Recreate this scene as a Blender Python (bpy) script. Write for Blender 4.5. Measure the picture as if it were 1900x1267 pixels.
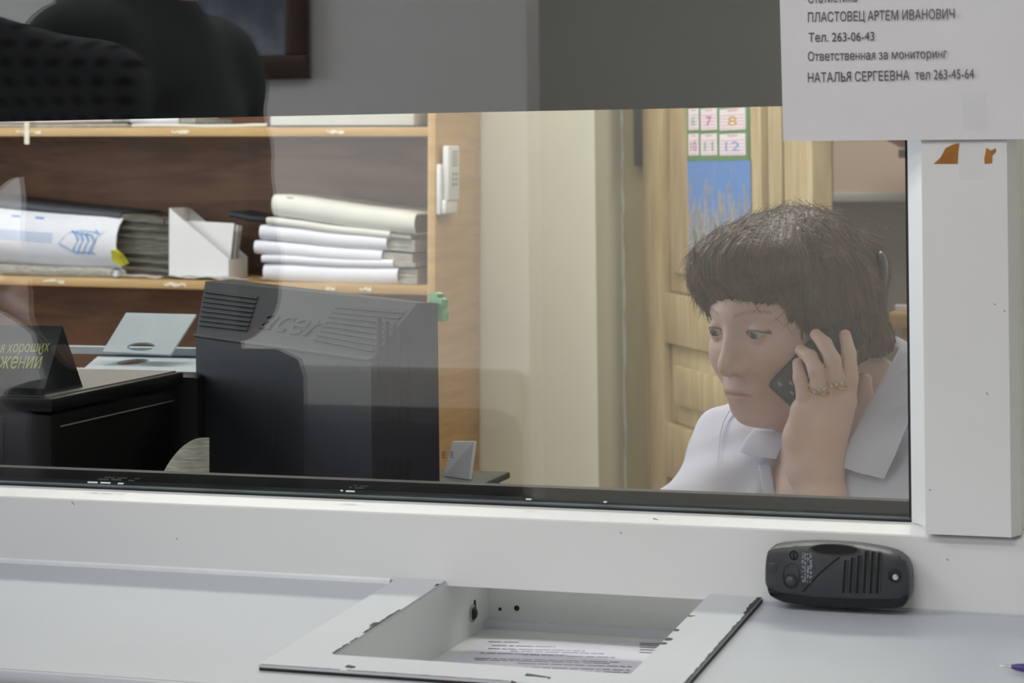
import bpy, bmesh, math, random
import numpy as np
from mathutils import Vector, Matrix, noise as mnoise

random.seed(7); np.random.seed(7)
for o in list(bpy.data.objects): bpy.data.objects.remove(o)
SC = bpy.context.scene
COL = SC.collection

# ------------------------------------------------------------------ camera
FPX, ROLL, YAW, DC, ZC = 4018., .0114, math.atan(1340/4018.), 1.85, 1.376
PX, PY0 = 950., 308.
cF = np.array([-math.sin(YAW), math.cos(YAW), 0.]); cR = np.array([math.cos(YAW), math.sin(YAW), 0.])
cC = np.array([0., -DC, ZC])
cam = bpy.data.cameras.new('camera'); camo = bpy.data.objects.new('camera', cam); COL.objects.link(camo)
cam.sensor_width = 36.; cam.sensor_fit = 'HORIZONTAL'; cam.lens = FPX/1900.*36.
cam.shift_x = 0.; cam.shift_y = -(633.5-PY0)/1900.
_r = Vector(cR)*math.cos(ROLL) + Vector((0, 0, -1))*(-math.sin(ROLL))*-1
_r = (Vector(cR) + Vector((0, 0, -ROLL))).normalized()
_b = -Vector(cF); _u = _b.cross(_r).normalized()
camo.matrix_world = Matrix(((_r.x, _u.x, _b.x, cC[0]), (_r.y, _u.y, _b.y, cC[1]), (_r.z, _u.z, _b.z, cC[2]), (0, 0, 0, 1)))
cam.clip_start = .02; cam.clip_end = 60
cam.dof.use_dof = True; cam.dof.focus_distance = 2.2; cam.dof.aperture_fstop = 15
SC.camera = camo

def ray(u, v):                                 # pixel -> direction
    dx, dy = u-PX, v-PY0
    return cF + cR*((dx-ROLL*dy)/FPX) + np.array([0, 0, (-ROLL*dx-dy)/FPX])
def PY(u, v, Y):
    d = ray(u, v); return Vector(cC + d*((Y-cC[1])/d[1]))
def PL(u, v, p, n):
    d = ray(u, v); p = np.array(p); n = np.array(n); return Vector(cC + d*(((p-cC)@n)/(d@n)))
def PD(u, v, dep): return Vector(cC + ray(u, v)*dep)
def MR(u, v, Y):                               # a point seen mirrored in the glass (glass at y=0)
    p = PY(u, v, Y); return Vector((p.x, -p.y, p.z))

# ------------------------------------------------------------------ world and light
SC.view_settings.view_transform = 'Standard'; SC.view_settings.look = 'None'
SC.view_settings.exposure = 0.0; SC.view_settings.gamma = 1.0; SC.view_settings.use_curve_mapping = False
wd = bpy.data.worlds.new('sky'); SC.world = wd; wd.use_nodes = True
wd.node_tree.nodes['Background'].inputs[0].default_value = (.75, .85, 1, 1)
wd.node_tree.nodes['Background'].inputs[1].default_value = .5

def area(name, loc, rot, sx, sy, energy, color):
    l = bpy.data.lights.new(name, 'AREA'); l.shape = 'RECTANGLE'; l.size = sx; l.size_y = sy
    l.energy = energy; l.color = color
    o = bpy.data.objects.new(name, l); COL.objects.link(o); o.location = loc; o.rotation_euler = rot
    return o
HALF = math.pi/2
# daylight through the windows of the two rooms, their ceiling lamps, and one lamp added in the recess
area('office_daylight', (-3.22, 1.15, 1.75), (0, -HALF, 0), 1.3, 1.5, 34, (.84, .92, 1))
area('lobby_daylight', (-4.95, -1.7, 1.75), (0, -HALF, 0), 1.5, 1.9, 78, (.82, .91, 1))
LAMPS = (('office_lamp', -1.9, 1.7, 22, 'over the bookcase side of the office'), ('office_lamp', -.5, 1.7, 19, 'over the door side of the office'),
         ('lobby_lamp', -2.2, -1.3, 17, 'over the lobby near the sofa'), ('lobby_lamp', -.4, -1.9, 15, 'over the lobby behind the counter'),
         ('added_recess_lamp', -1.3, -3.85, 23, 'added unseen in the lobby recess to brighten its wall'), ('corridor_lamp', -.5, 4.0, 17, 'in the room behind the pine door'))  # recess lamp is added to brighten the recess wall mirrored in the glass
for n_, x_, y_, e_, w_ in LAMPS:
    area(n_, (x_, y_, 2.70), (0, 0, 0), 1.16, .28, e_, (1, .96, .90) if y_ > 0 else (.97, .98, 1))

# ------------------------------------------------------------------ materials
def lin(c):
    return tuple((x/12.92 if x <= .04045 else ((x+.055)/1.055)**2.4) for x in [k/255. for k in c])
def mat(name, rgb, rough=.5, var=.08, scale=8., stretch=(1, 1, 1), bump=0., spec=.5, metal=0., rgb2=None, bscale=None, attr=None, dist=0.):
    m = bpy.data.materials.new(name); m.use_nodes = True
    nt = m.node_tree; b = nt.nodes['Principled BSDF']
    b.inputs['Roughness'].default_value = rough; b.inputs['Metallic'].default_value = metal
    b.inputs['Specular IOR Level'].default_value = spec
    c = lin(rgb); c2 = lin(rgb2) if rgb2 else tuple(max(0, x*(1-var*2)) for x in c)
    tc = nt.nodes.new('ShaderNodeTexCoord'); mp = nt.nodes.new('ShaderNodeMapping')
    mp.inputs['Scale'].default_value = stretch
    nt.links.new(tc.outputs['Object'], mp.inputs['Vector'])
    nz = nt.nodes.new('ShaderNodeTexNoise'); nz.inputs['Scale'].default_value = scale; nz.inputs['Detail'].default_value = 5
    nz.inputs['Distortion'].default_value = dist
    nt.links.new(mp.outputs[0], nz.inputs['Vector'])
    rp = nt.nodes.new('ShaderNodeValToRGB')
    rp.color_ramp.elements[0].position = .35; rp.color_ramp.elements[1].position = .65
    rp.color_ramp.elements[0].color = (*c2, 1); rp.color_ramp.elements[1].color = (*c, 1)
    nt.links.new(nz.outputs['Fac'], rp.inputs[0])
    out = rp.outputs[0]
    if attr:
        at = nt.nodes.new('ShaderNodeAttribute'); at.attribute_name = attr
        mx = nt.nodes.new('ShaderNodeMix'); mx.data_type = 'RGBA'; mx.blend_type = 'MULTIPLY'; mx.inputs['Factor'].default_value = 1
        nt.links.new(rp.outputs[0], mx.inputs['A']); nt.links.new(at.outputs['Color'], mx.inputs['B']); out = mx.outputs['Result']
    nt.links.new(out, b.inputs['Base Color'])
    if bump:
        bn = nt.nodes.new('ShaderNodeBump'); bn.inputs['Strength'].default_value = bump; bn.inputs['Distance'].default_value = .002
        n2 = nz
        if bscale:
            n2 = nt.nodes.new('ShaderNodeTexNoise'); n2.inputs['Scale'].default_value = bscale; n2.inputs['Detail'].default_value = 4
            nt.links.new(mp.outputs[0], n2.inputs['Vector'])
        nt.links.new(n2.outputs['Fac'], bn.inputs['Height']); nt.links.new(bn.outputs[0], b.inputs['Normal'])
    return m

M = {}
M['pvc'] = mat('white_pvc', (228, 228, 228), .38, .015, 5, bump=.05, bscale=60)
M['pvc_sill'] = mat('white_sill_laminate', (196, 201, 208), .42, .025, 3, bump=.04, bscale=50)
M['caulk'] = mat('white_caulk', (238, 240, 242), .5, .03, 30)
M['gasket'] = mat('black_rubber', (26, 28, 29), .45, .2, 20)
M['gasket2'] = mat('grey_spacer', (92, 104, 108), .4, .2, 20)
M['rim_white'] = mat('white_enamel', (206, 211, 216), .4, .02, 6, bump=.05, bscale=40)
M['rim_dark'] = mat('bare_dark_metal', (38, 33, 30), .6, .3, 40)
M['tray_in'] = mat('tray_enamel', (228, 231, 228), .5, .04, 6, bump=.1, bscale=20)
M['paper'] = mat('white_paper', (226, 225, 228), .75, .015, 14, bump=.06, bscale=30)
M['paper_w'] = mat('bright_paper', (220, 221, 230), .75, .03, 10)
M['paper_c'] = mat('cream_card', (210, 210, 202), .7, .03, 10)
M['paper_edge'] = mat('paper_edges', (176, 172, 162), .8, .22, 60, (1, 1, 9))
M['paper_edge_d'] = mat('dark_paper_edges', (120, 116, 104), .8, .3, 60, (.3, 1, 9), rgb2=(58, 54, 46))
M['ink'] = mat('ink', (92, 78, 84), .7, .1, 50)
M['ink2'] = mat('faint_ink', (152, 148, 164), .7, .1, 50)
M['blue_ink'] = mat('blue_ink', (120, 165, 222), .7, .1, 50)
M['red_ink'] = mat('pale_red_ink', (230, 180, 178), .7, .1, 50)
M['black_pl'] = mat('black_plastic', (24, 24, 26), .42, .12, 30, bump=.04, bscale=200, spec=.25)
M['acer'] = mat('charcoal_plastic', (40, 42, 47), .55, .05, 40, bump=.06, bscale=300, spec=.12)
M['vent'] = mat('vent_gap', (9, 9, 10), .8, .1, 40)
M['dp'] = mat('grey_black_plastic', (62, 66, 70), .38, .16, 60, bump=.1, bscale=120)
M['dp_dark'] = mat('black_gloss', (20, 20, 22), .22, .1, 30)
M['chrome'] = mat('chrome', (225, 225, 228), .2, .05, 30, metal=1)
M['dp_print'] = mat('silver_print', (168, 172, 178), .5, .1, 50)
M['wood'] = mat('beech_laminate', (196, 162, 110), .45, .08, 5, (1, 1, 12), rgb2=(180, 144, 92), dist=.6)
M['wood_back'] = mat('brown_hardboard', (132, 90, 58), .6, .1, 3.2, (1, 1, 7), rgb2=(100, 64, 40), dist=1.2)
M['door'] = mat('pine_door', (196, 178, 140), .5, .08, 5, (9, 9, 1), rgb2=(174, 150, 110), dist=.8)
M['cream'] = mat('cream_wall', (224, 226, 212), .85, .02, 3, bump=.08, bscale=90)
M['olive'] = mat('tan_painted_wood', (190, 178, 142), .6, .05, 6, (6, 6, 1), bump=.1, bscale=30)
M['beige'] = mat('beige_wall', (228, 206, 186), .85, .02, 3)
M['greywall'] = mat('grey_wall', (150, 146, 142), .85, .03, 3)
M['lobby_wall'] = mat('white_lobby_wall', (244, 241, 238), .85, .015, 2)
M['lobby_wall2'] = mat('grey_corridor_wall', (222, 221, 214), .85, .02, 2)
M['partition'] = mat('white_partition', (222, 221, 218), .7, .02, 3)
M['floor'] = mat('brown_linoleum', (128, 104, 84), .5, .1, 3)
M['ceil'] = mat('white_ceiling', (235, 235, 232), .9, .01, 3)
M['desk'] = mat('desk_laminate', (176, 142, 98), .45, .08, 4, (1, 10, 1), rgb2=(152, 116, 76))
M['grey_metal'] = mat('pale_grey_metal', (178, 190, 198), .45, .04, 20)
M['printer_top'] = mat('grey_plastic', (136, 132, 128), .5, .05, 10)
M['printer'] = mat('printer_black', (18, 17, 17), .5, .12, 20, spec=.15)
M['sign'] = mat('sign_black', (34, 36, 38), .25, .1, 10)
M['sign_txt'] = mat('yellow_print', (172, 176, 78), .5, .05, 30)
M['green'] = mat('green_plastic', (118, 198, 112), .4, .08, 20)
M['dkgreen'] = mat('dark_green_tray', (34, 52, 46), .35, .1, 20)
M['tape'] = mat('white_label', (236, 226, 206), .6, .1, 60)
M['amber'] = mat('brown_adhesive', (176, 116, 34), .5, .12, 60, rgb2=(150, 96, 24))
M['handset'] = mat('white_handset', (226, 226, 226), .4, .02, 20)
M['gl_grey'] = mat('grey_grille', (160, 162, 160), .6, .1, 60)
M['yellow'] = mat('yellow_tag', (206, 200, 40), .6, .2, 30)
M['navy'] = mat('dark_binder', (58, 62, 70), .5, .1, 20)
M['skin'] = mat('skin', (230, 198, 186), .5, .02, 26, rgb2=(222, 186, 172), attr='Col', bump=.05, bscale=150, spec=.3)
M['hair'] = mat('auburn_hair', (104, 80, 66), .45, .25, 40, (1, 1, 1), rgb2=(68, 51, 42), bump=.3, bscale=90)
M['hair2'] = mat('auburn_strand', (130, 94, 74), .42, .25, 40, rgb2=(82, 60, 48))
M['blouse'] = mat('white_cotton', (216, 218, 234), .8, .015, 30, bump=.1, bscale=220)
M['navyc'] = mat('navy_cloth', (40, 42, 58), .85, .1, 40)
M['eye'] = mat('eyeball', (255, 255, 255), .15, .0, 10, attr='Col')
M['gold'] = mat('gold', (220, 186, 110), .25, .05, 20, metal=1)
M['phone'] = mat('phone_black', (38, 38, 42), .3, .1, 20)
M['shoe'] = mat('shoe_leather', (28, 26, 26), .4, .1, 20)
M['tshirt'] = mat('charcoal_tshirt', (84, 91, 95), .9, .1, 14, bump=.2, bscale=60)
M['trouser'] = mat('black_trousers', (20, 20, 22), .9, .1, 30)
M['hair_m'] = mat('short_dark_hair', (38, 30, 26), .6, .2, 60, bump=.4, bscale=200)
M['frame_brown'] = mat('dark_wood_frame', (72, 40, 28), .35, .15, 8, (1, 1, 10))
M['sofa'] = mat('dark_purple_leather', (44, 34, 46), .45, .12, 12, bump=.15, bscale=60)
M['panel_b'] = mat('taupe_panel', (188, 182, 176), .7, .04, 6)
M['pink'] = mat('pink_plastic', (214, 120, 138), .5, .05, 20)
M['red'] = mat('red_plastic', (196, 92, 90), .5, .05, 20)
M['lampglow'] = mat('lamp_housing', (235, 235, 235), .5, .02, 10)
M['chair'] = mat('chair_fabric', (48, 50, 56), .9, .12, 60, bump=.2, bscale=200)
M['foil'] = mat('clear_wrap', (150, 152, 156), .12, .2, 60, rgb2=(60, 60, 64))
M['vase'] = mat('pale_vase', (205, 198, 192), .5, .05, 10)

def glassmat(name, refl, tint=(1, 1, 1)):
    m = bpy.data.materials.new(name); m.use_nodes = True; nt = m.node_tree; nt.nodes.clear()
    o = nt.nodes.new('ShaderNodeOutputMaterial'); mx = nt.nodes.new('ShaderNodeMixShader')
    t = nt.nodes.new('ShaderNodeBsdfTransparent'); t.inputs[0].default_value = (*tint, 1)
    g = nt.nodes.new('ShaderNodeBsdfGlossy'); g.inputs['Roughness'].default_value = 0
    mx.inputs[0].default_value = refl
    nt.links.new(t.outputs[0], mx.inputs[1]); nt.links.new(g.outputs[0], mx.inputs[2]); nt.links.new(mx.outputs[0], o.inputs[0])
    return m
M['glass'] = glassmat('window_glass', .135, (.985, .995, .985))
def filmmat(name, trans, rgb):
    m = bpy.data.materials.new(name); m.use_nodes = True; nt = m.node_tree; nt.nodes.clear()
    o = nt.nodes.new('ShaderNodeOutputMaterial'); mx = nt.nodes.new('ShaderNodeMixShader')
    t = nt.nodes.new('ShaderNodeBsdfTransparent'); d = nt.nodes.new('ShaderNodeBsdfDiffuse'); d.inputs[0].default_value = (*lin(rgb), 1)
    mx.inputs[0].default_value = 1-trans
    nt.links.new(t.outputs[0], mx.inputs[1]); nt.links.new(d.outputs[0], mx.inputs[2]); nt.links.new(mx.outputs[0], o.inputs[0])
    return m
M['film'] = filmmat('dark_tint_film', .04, (24, 24, 23))
M['tape_clear'] = filmmat('clear_tape', .93, (220, 220, 222))
def emit(name, rgb, s):
    m = bpy.data.materials.new(name); m.use_nodes = True; b = m.node_tree.nodes['Principled BSDF']
    b.inputs['Emission Color'].default_value = (*lin(rgb), 1); b.inputs['Emission Strength'].default_value = s; return m
M['diffuser'] = emit('lamp_diffuser', (255, 250, 240), 4)

def plaid_mat():
    m = bpy.data.materials.new('grey_plaid'); m.use_nodes = True; nt = m.node_tree; b = nt.nodes['Principled BSDF']
    b.inputs['Roughness'].default_value = .9
    tc = nt.nodes.new('ShaderNodeTexCoord'); prev = None
    for d in ('X', 'Z'):
        w = nt.nodes.new('ShaderNodeTexWave'); w.wave_type = 'BANDS'; w.bands_direction = d; w.inputs['Scale'].default_value = 14
        nt.links.new(tc.outputs['Object'], w.inputs['Vector'])
        if prev is None: prev = w
        else:
            mm = nt.nodes.new('ShaderNodeMath'); mm.operation = 'ADD'
            nt.links.new(prev.outputs['Fac'], mm.inputs[0]); nt.links.new(w.outputs['Fac'], mm.inputs[1])
    rp = nt.nodes.new('ShaderNodeValToRGB'); rp.color_ramp.elements[0].position = .15
    rp.color_ramp.elements[1].position = 1.0
    rp.color_ramp.elements[0].color = (*lin((22, 24, 26)), 1); rp.color_ramp.elements[1].color = (*lin((92, 98, 108)), 1)
    nt.links.new(mm.outputs[0], rp.inputs[0]); nt.links.new(rp.outputs[0], b.inputs['Base Color']); return m
M['plaid'] = plaid_mat()

def picture_mat(name, stops, scale, stretch, seed=0., axis=2, amp=1.2):
    """flat print: colour bands along one axis broken up by noise"""
    m = bpy.data.materials.new(name); m.use_nodes = True; nt = m.node_tree; b = nt.nodes['Principled BSDF']; b.inputs['Roughness'].default_value = .35
    tc = nt.nodes.new('ShaderNodeTexCoord'); mp = nt.nodes.new('ShaderNodeMapping'); mp.inputs['Scale'].default_value = stretch; mp.inputs['Location'].default_value = (seed, seed, seed)
    nt.links.new(tc.outputs['Generated'], mp.inputs['Vector'])
    nz = nt.nodes.new('ShaderNodeTexNoise'); nz.inputs['Scale'].default_value = scale; nz.inputs['Detail'].default_value = 7; nz.inputs['Roughness'].default_value = .62
    nt.links.new(mp.outputs[0], nz.inputs['Vector'])
    sp = nt.nodes.new('ShaderNodeSeparateXYZ'); nt.links.new(tc.outputs['Generated'], sp.inputs[0])
    a = nt.nodes.new('ShaderNodeMath'); a.operation = 'MULTIPLY_ADD'; a.inputs[1].default_value = amp; a.inputs[2].default_value = -.5*amp
    nt.links.new(nz.outputs['Fac'], a.inputs[0])
    s = nt.nodes.new('ShaderNodeMath'); s.operation = 'ADD'; nt.links.new(sp.outputs[axis], s.inputs[0]); nt.links.new(a.outputs[0], s.inputs[1])
    rp = nt.nodes.new('ShaderNodeValToRGB'); e = rp.color_ramp.elements
    while len(e) < len(stops): e.new(.5)
    for i, (p, c) in enumerate(stops): e[i].position = p; e[i].color = (*lin(c), 1)
    nt.links.new(s.outputs[0], rp.inputs[0]); nt.links.new(rp.outputs[0], b.inputs['Base Color']); return m
M['landscape'] = picture_mat('landscape_print', [(0., (52, 98, 52)), (.20, (84, 120, 78)), (.34, (140, 132, 138)), (.48, (178, 174, 182)), (.56, (96, 102, 116)), (.64, (150, 160, 184)), (.74, (84, 132, 198)), (1., (84, 138, 210))], 5, (2.6, 2.6, 1.), 1.3, 2, 1.9)
M['painting'] = picture_mat('painting_print', [(0., (150, 156, 168)), (.25, (90, 98, 116)), (.45, (38, 44, 58)), (.7, (60, 58, 52)), (.82, (176, 132, 66)), (1., (120, 96, 56))], 5, (1, 1, 1), .4, 2, .7)

# ------------------------------------------------------------------ mesh helpers
MATS = {}
def root(name, loc, rotz=0., label=None, cat=None, group=None, kind=None):
    o = bpy.data.objects.new(name, None); COL.objects.link(o); o.empty_display_size = .05
    m = Matrix.Translation(Vector(loc)) @ Matrix.Rotation(rotz, 4, 'Z'); o.matrix_world = m; MATS[o.name] = m
    return tag(o, label, cat, group, kind)
def tag(o, label=None, cat=None, group=None, kind=None):
    if label: o['label'] = label
    if cat: o['category'] = cat
    if group: o['group'] = group
    if kind: o['kind'] = kind
    return o
def mk(name, verts, faces, m, parent=None, smooth=False, cols=None, sharp=40):
    """one mesh object from WORLD coordinates"""
    verts = [Vector(v) for v in verts]
    if parent is not None: T = MATS[parent.name]
    else:
        a = np.array([tuple(v) for v in verts]); T = Matrix.Translation(((a[:, 0].min()+a[:, 0].max())/2, (a[:, 1].min()+a[:, 1].max())/2, a[:, 2].min()))
    inv = T.inverted()
    me = bpy.data.meshes.new(name); me.from_pydata([inv@v for v in verts], [], faces)
    bm = bmesh.new(); bm.from_mesh(me); bmesh.ops.recalc_face_normals(bm, faces=bm.faces); bm.to_mesh(me); bm.free()
    me.materials.append(M[m] if isinstance(m, str) else m)
    if smooth:
        me.polygons.foreach_set('use_smooth', [True]*len(me.polygons))
        if sharp: me.set_sharp_from_angle(angle=math.radians(sharp))
    if cols is not None:
        ca = me.color_attributes.new('Col', 'FLOAT_COLOR', 'POINT')
        ca.data.foreach_set('color', np.concatenate([np.asarray(cols, dtype=np.float32), np.ones((len(cols), 1), np.float32)], 1).ravel())
    o = bpy.data.objects.new(name, me); COL.objects.link(o)
    if parent is not None: o.parent = parent
    else: o.matrix_world = T
    MATS[o.name] = T
    return o
def bmdata(bm):
    bm.verts.index_update(); return [v.co.copy() for v in bm.verts], [[v.index for v in f.verts] for f in bm.faces]
def merge(*ds):
    V, F_ = [], []
    for v, f in ds:
        k = len(V); V += list(v); F_ += [[i+k for i in q] for q in f]
    return V, F_
def boxd(lo, hi, T=None, bev=0., seg=2):
    bm = bmesh.new(); bmesh.ops.create_cube(bm, size=1)
    lo, hi = Vector(lo), Vector(hi)
    for v in bm.verts: v.co = Vector([(lo[i]+hi[i])/2 + v.co[i]*(hi[i]-lo[i]) for i in range(3)])
    if bev: bmesh.ops.bevel(bm, geom=list(bm.edges), offset=bev, segments=seg, affect='EDGES', profile=.5)
    if T is not None: bmesh.ops.transform(bm, matrix=T, verts=bm.verts)
    d = bmdata(bm); bm.free(); return d
def box(name, lo, hi, m, parent=None, T=None, bev=0.):
    v, f = boxd(lo, hi, T, bev); return mk(name, v, f, m, parent, smooth=bool(bev))
def prismd(pts, h0, h1, T=None, bev=0.):
    """polygon in local XY, extruded from z=h0 to z=h1"""
    n = len(pts); v = [Vector((p[0], p[1], h0)) for p in pts]+[Vector((p[0], p[1], h1)) for p in pts]
    f = [list(range(n))[::-1], list(range(n, 2*n))]+[[i, (i+1) % n, n+(i+1) % n, n+i] for i in range(n)]
    if bev:
        me = bpy.data.meshes.new('t'); me.from_pydata(v, [], f); bm = bmesh.new(); bm.from_mesh(me); bpy.data.meshes.remove(me)
        bmesh.ops.bevel(bm, geom=list(bm.edges), offset=bev, segments=2, affect='EDGES', profile=.5); v, f = bmdata(bm); bm.free()
    if T is not None: v = [T@x for x in v]
    return v, f
def prism(name, pts, h0, h1, m, parent=None, T=None, bev=0., smooth=None):
    v, f = prismd(pts, h0, h1, T, bev); return mk(name, v, f, m, parent, smooth=bool(bev) if smooth is None else smooth)
def tubed(pts, r, n=8, caps=True):
    pts = [Vector(p) for p in pts]; rs = r if isinstance(r, (list, tuple)) else [r]*len(pts)
    V, F_ = [], []; prevn = None
    for i, p in enumerate(pts):
        d = (pts[min(i+1, len(pts)-1)]-pts[max(i-1, 0)]).normalized()
        a = Vector((0, 0, 1)) if abs(d.z) < .9 else Vector((1, 0, 0))
        if prevn is not None: a = prevn
        x = (a-d*a.dot(d)).normalized(); y = d.cross(x); prevn = x
        for k in range(n):
            t = 2*math.pi*k/n; V.append(p+(x*math.cos(t)+y*math.sin(t))*rs[i])
    for i in range(len(pts)-1):
        for k in range(n): F_.append([i*n+k, i*n+(k+1) % n, (i+1)*n+(k+1) % n, (i+1)*n+k])
    if caps: F_ += [list(range(n))[::-1], list(range((len(pts)-1)*n, len(pts)*n))]
    return V, F_
def tube(name, pts, r, m, parent=None, n=10):
    v, f = tubed(pts, r, n); return mk(name, v, f, m, parent, smooth=True, sharp=50)
def lathed(prof, T, n=24):
    V, F_ = [], []
    for (r, z) in prof:
        for k in range(n): V.append(T@Vector((r*math.cos(2*math.pi*k/n), r*math.sin(2*math.pi*k/n), z)))
    for i in range(len(prof)-1):
        for k in range(n): F_.append([i*n+k, i*n+(k+1) % n, (i+1)*n+(k+1) % n, (i+1)*n+k])
    F_ += [list(range(n))[::-1], list(range((len(prof)-1)*n, len(prof)*n))]
    return V, F_
def lathe(name, prof, T, m, parent=None, n=24):
    v, f = lathed(prof, T, n); return mk(name, v, f, m, parent, smooth=True, sharp=35)
def frameT(o, x, y):
    """matrix with origin o, x axis x, y roughly y"""
    x = Vector(x).normalized(); z = x.cross(Vector(y)).normalized(); y = z.cross(x)
    return Matrix(((x.x, y.x, z.x, o[0]), (x.y, y.y, z.y, o[1]), (x.z, y.z, z.z, o[2]), (0, 0, 0, 1)))
_GL = {}
def _glyph(s, ext):
    """triangles and right edge of a string set at size 1"""
    cu = bpy.data.curves.new('glyph', 'FONT'); cu.body = s; cu.size = 1.; cu.extrude = ext; cu.resolution_u = 4
    ob = bpy.data.objects.new('glyph', cu); COL.objects.link(ob)
    dg = bpy.context.evaluated_depsgraph_get(); me = ob.evaluated_get(dg).to_mesh()
    vs = [v.co.copy() for v in me.vertices]; fs = [list(p.vertices) for p in me.polygons]
    ob.evaluated_get(dg).to_mesh_clear(); bpy.data.objects.remove(ob); bpy.data.curves.remove(cu)
    return vs, fs, max([v.x for v in vs] or [0])
SUB = {'н': ('Н', .74, 0), 'Р': ('P', 1.07, 0), 'Ь': ('P', 1.07, 2), 'Я': ('R', 1.07, 1), 'я': ('R', .79, 1)}   # letters the font fills badly, set with sound shapes
def _char(c, ext):
    if (c, ext) not in _GL:
        if c == ' ': _GL[c, ext] = ([], [], .27)
        else:
            g, k, fl = SUB.get(c, (c, 1., 0)); v, f, x1 = _glyph(g, ext); adv = _glyph(g+g, ext)[2]-x1
            h = max(p.y for p in v)
            v = [Vector(((adv-p.x if fl == 1 else p.x)*k, (h-p.y if fl == 2 else p.y)*k, p.z)) for p in v]
            _GL[c, ext] = (v, f, adv*k)
    return _GL[c, ext]
def text(name, s, size, T, m, parent, width=None, ext=.0001, shear=0., **kw):
    V, F_, x = [], [], 0.
    for c in s:
        v, f, adv = _char(c, round(ext/size, 4)); k = len(V)
        V += [Vector((p.x+x+shear*p.y, p.y, p.z)) for p in v]; F_ += [[i+k for i in q] for q in f]; x += adv
    x0 = min(v.x for v in V); x1 = max(v.x for v in V); k = (width/(x1-x0)) if width else size
    return mk(name, [T@Vector(((v.x-x0)*k, v.y*size, v.z*size)) for v in V], F_, m, parent)

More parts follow.
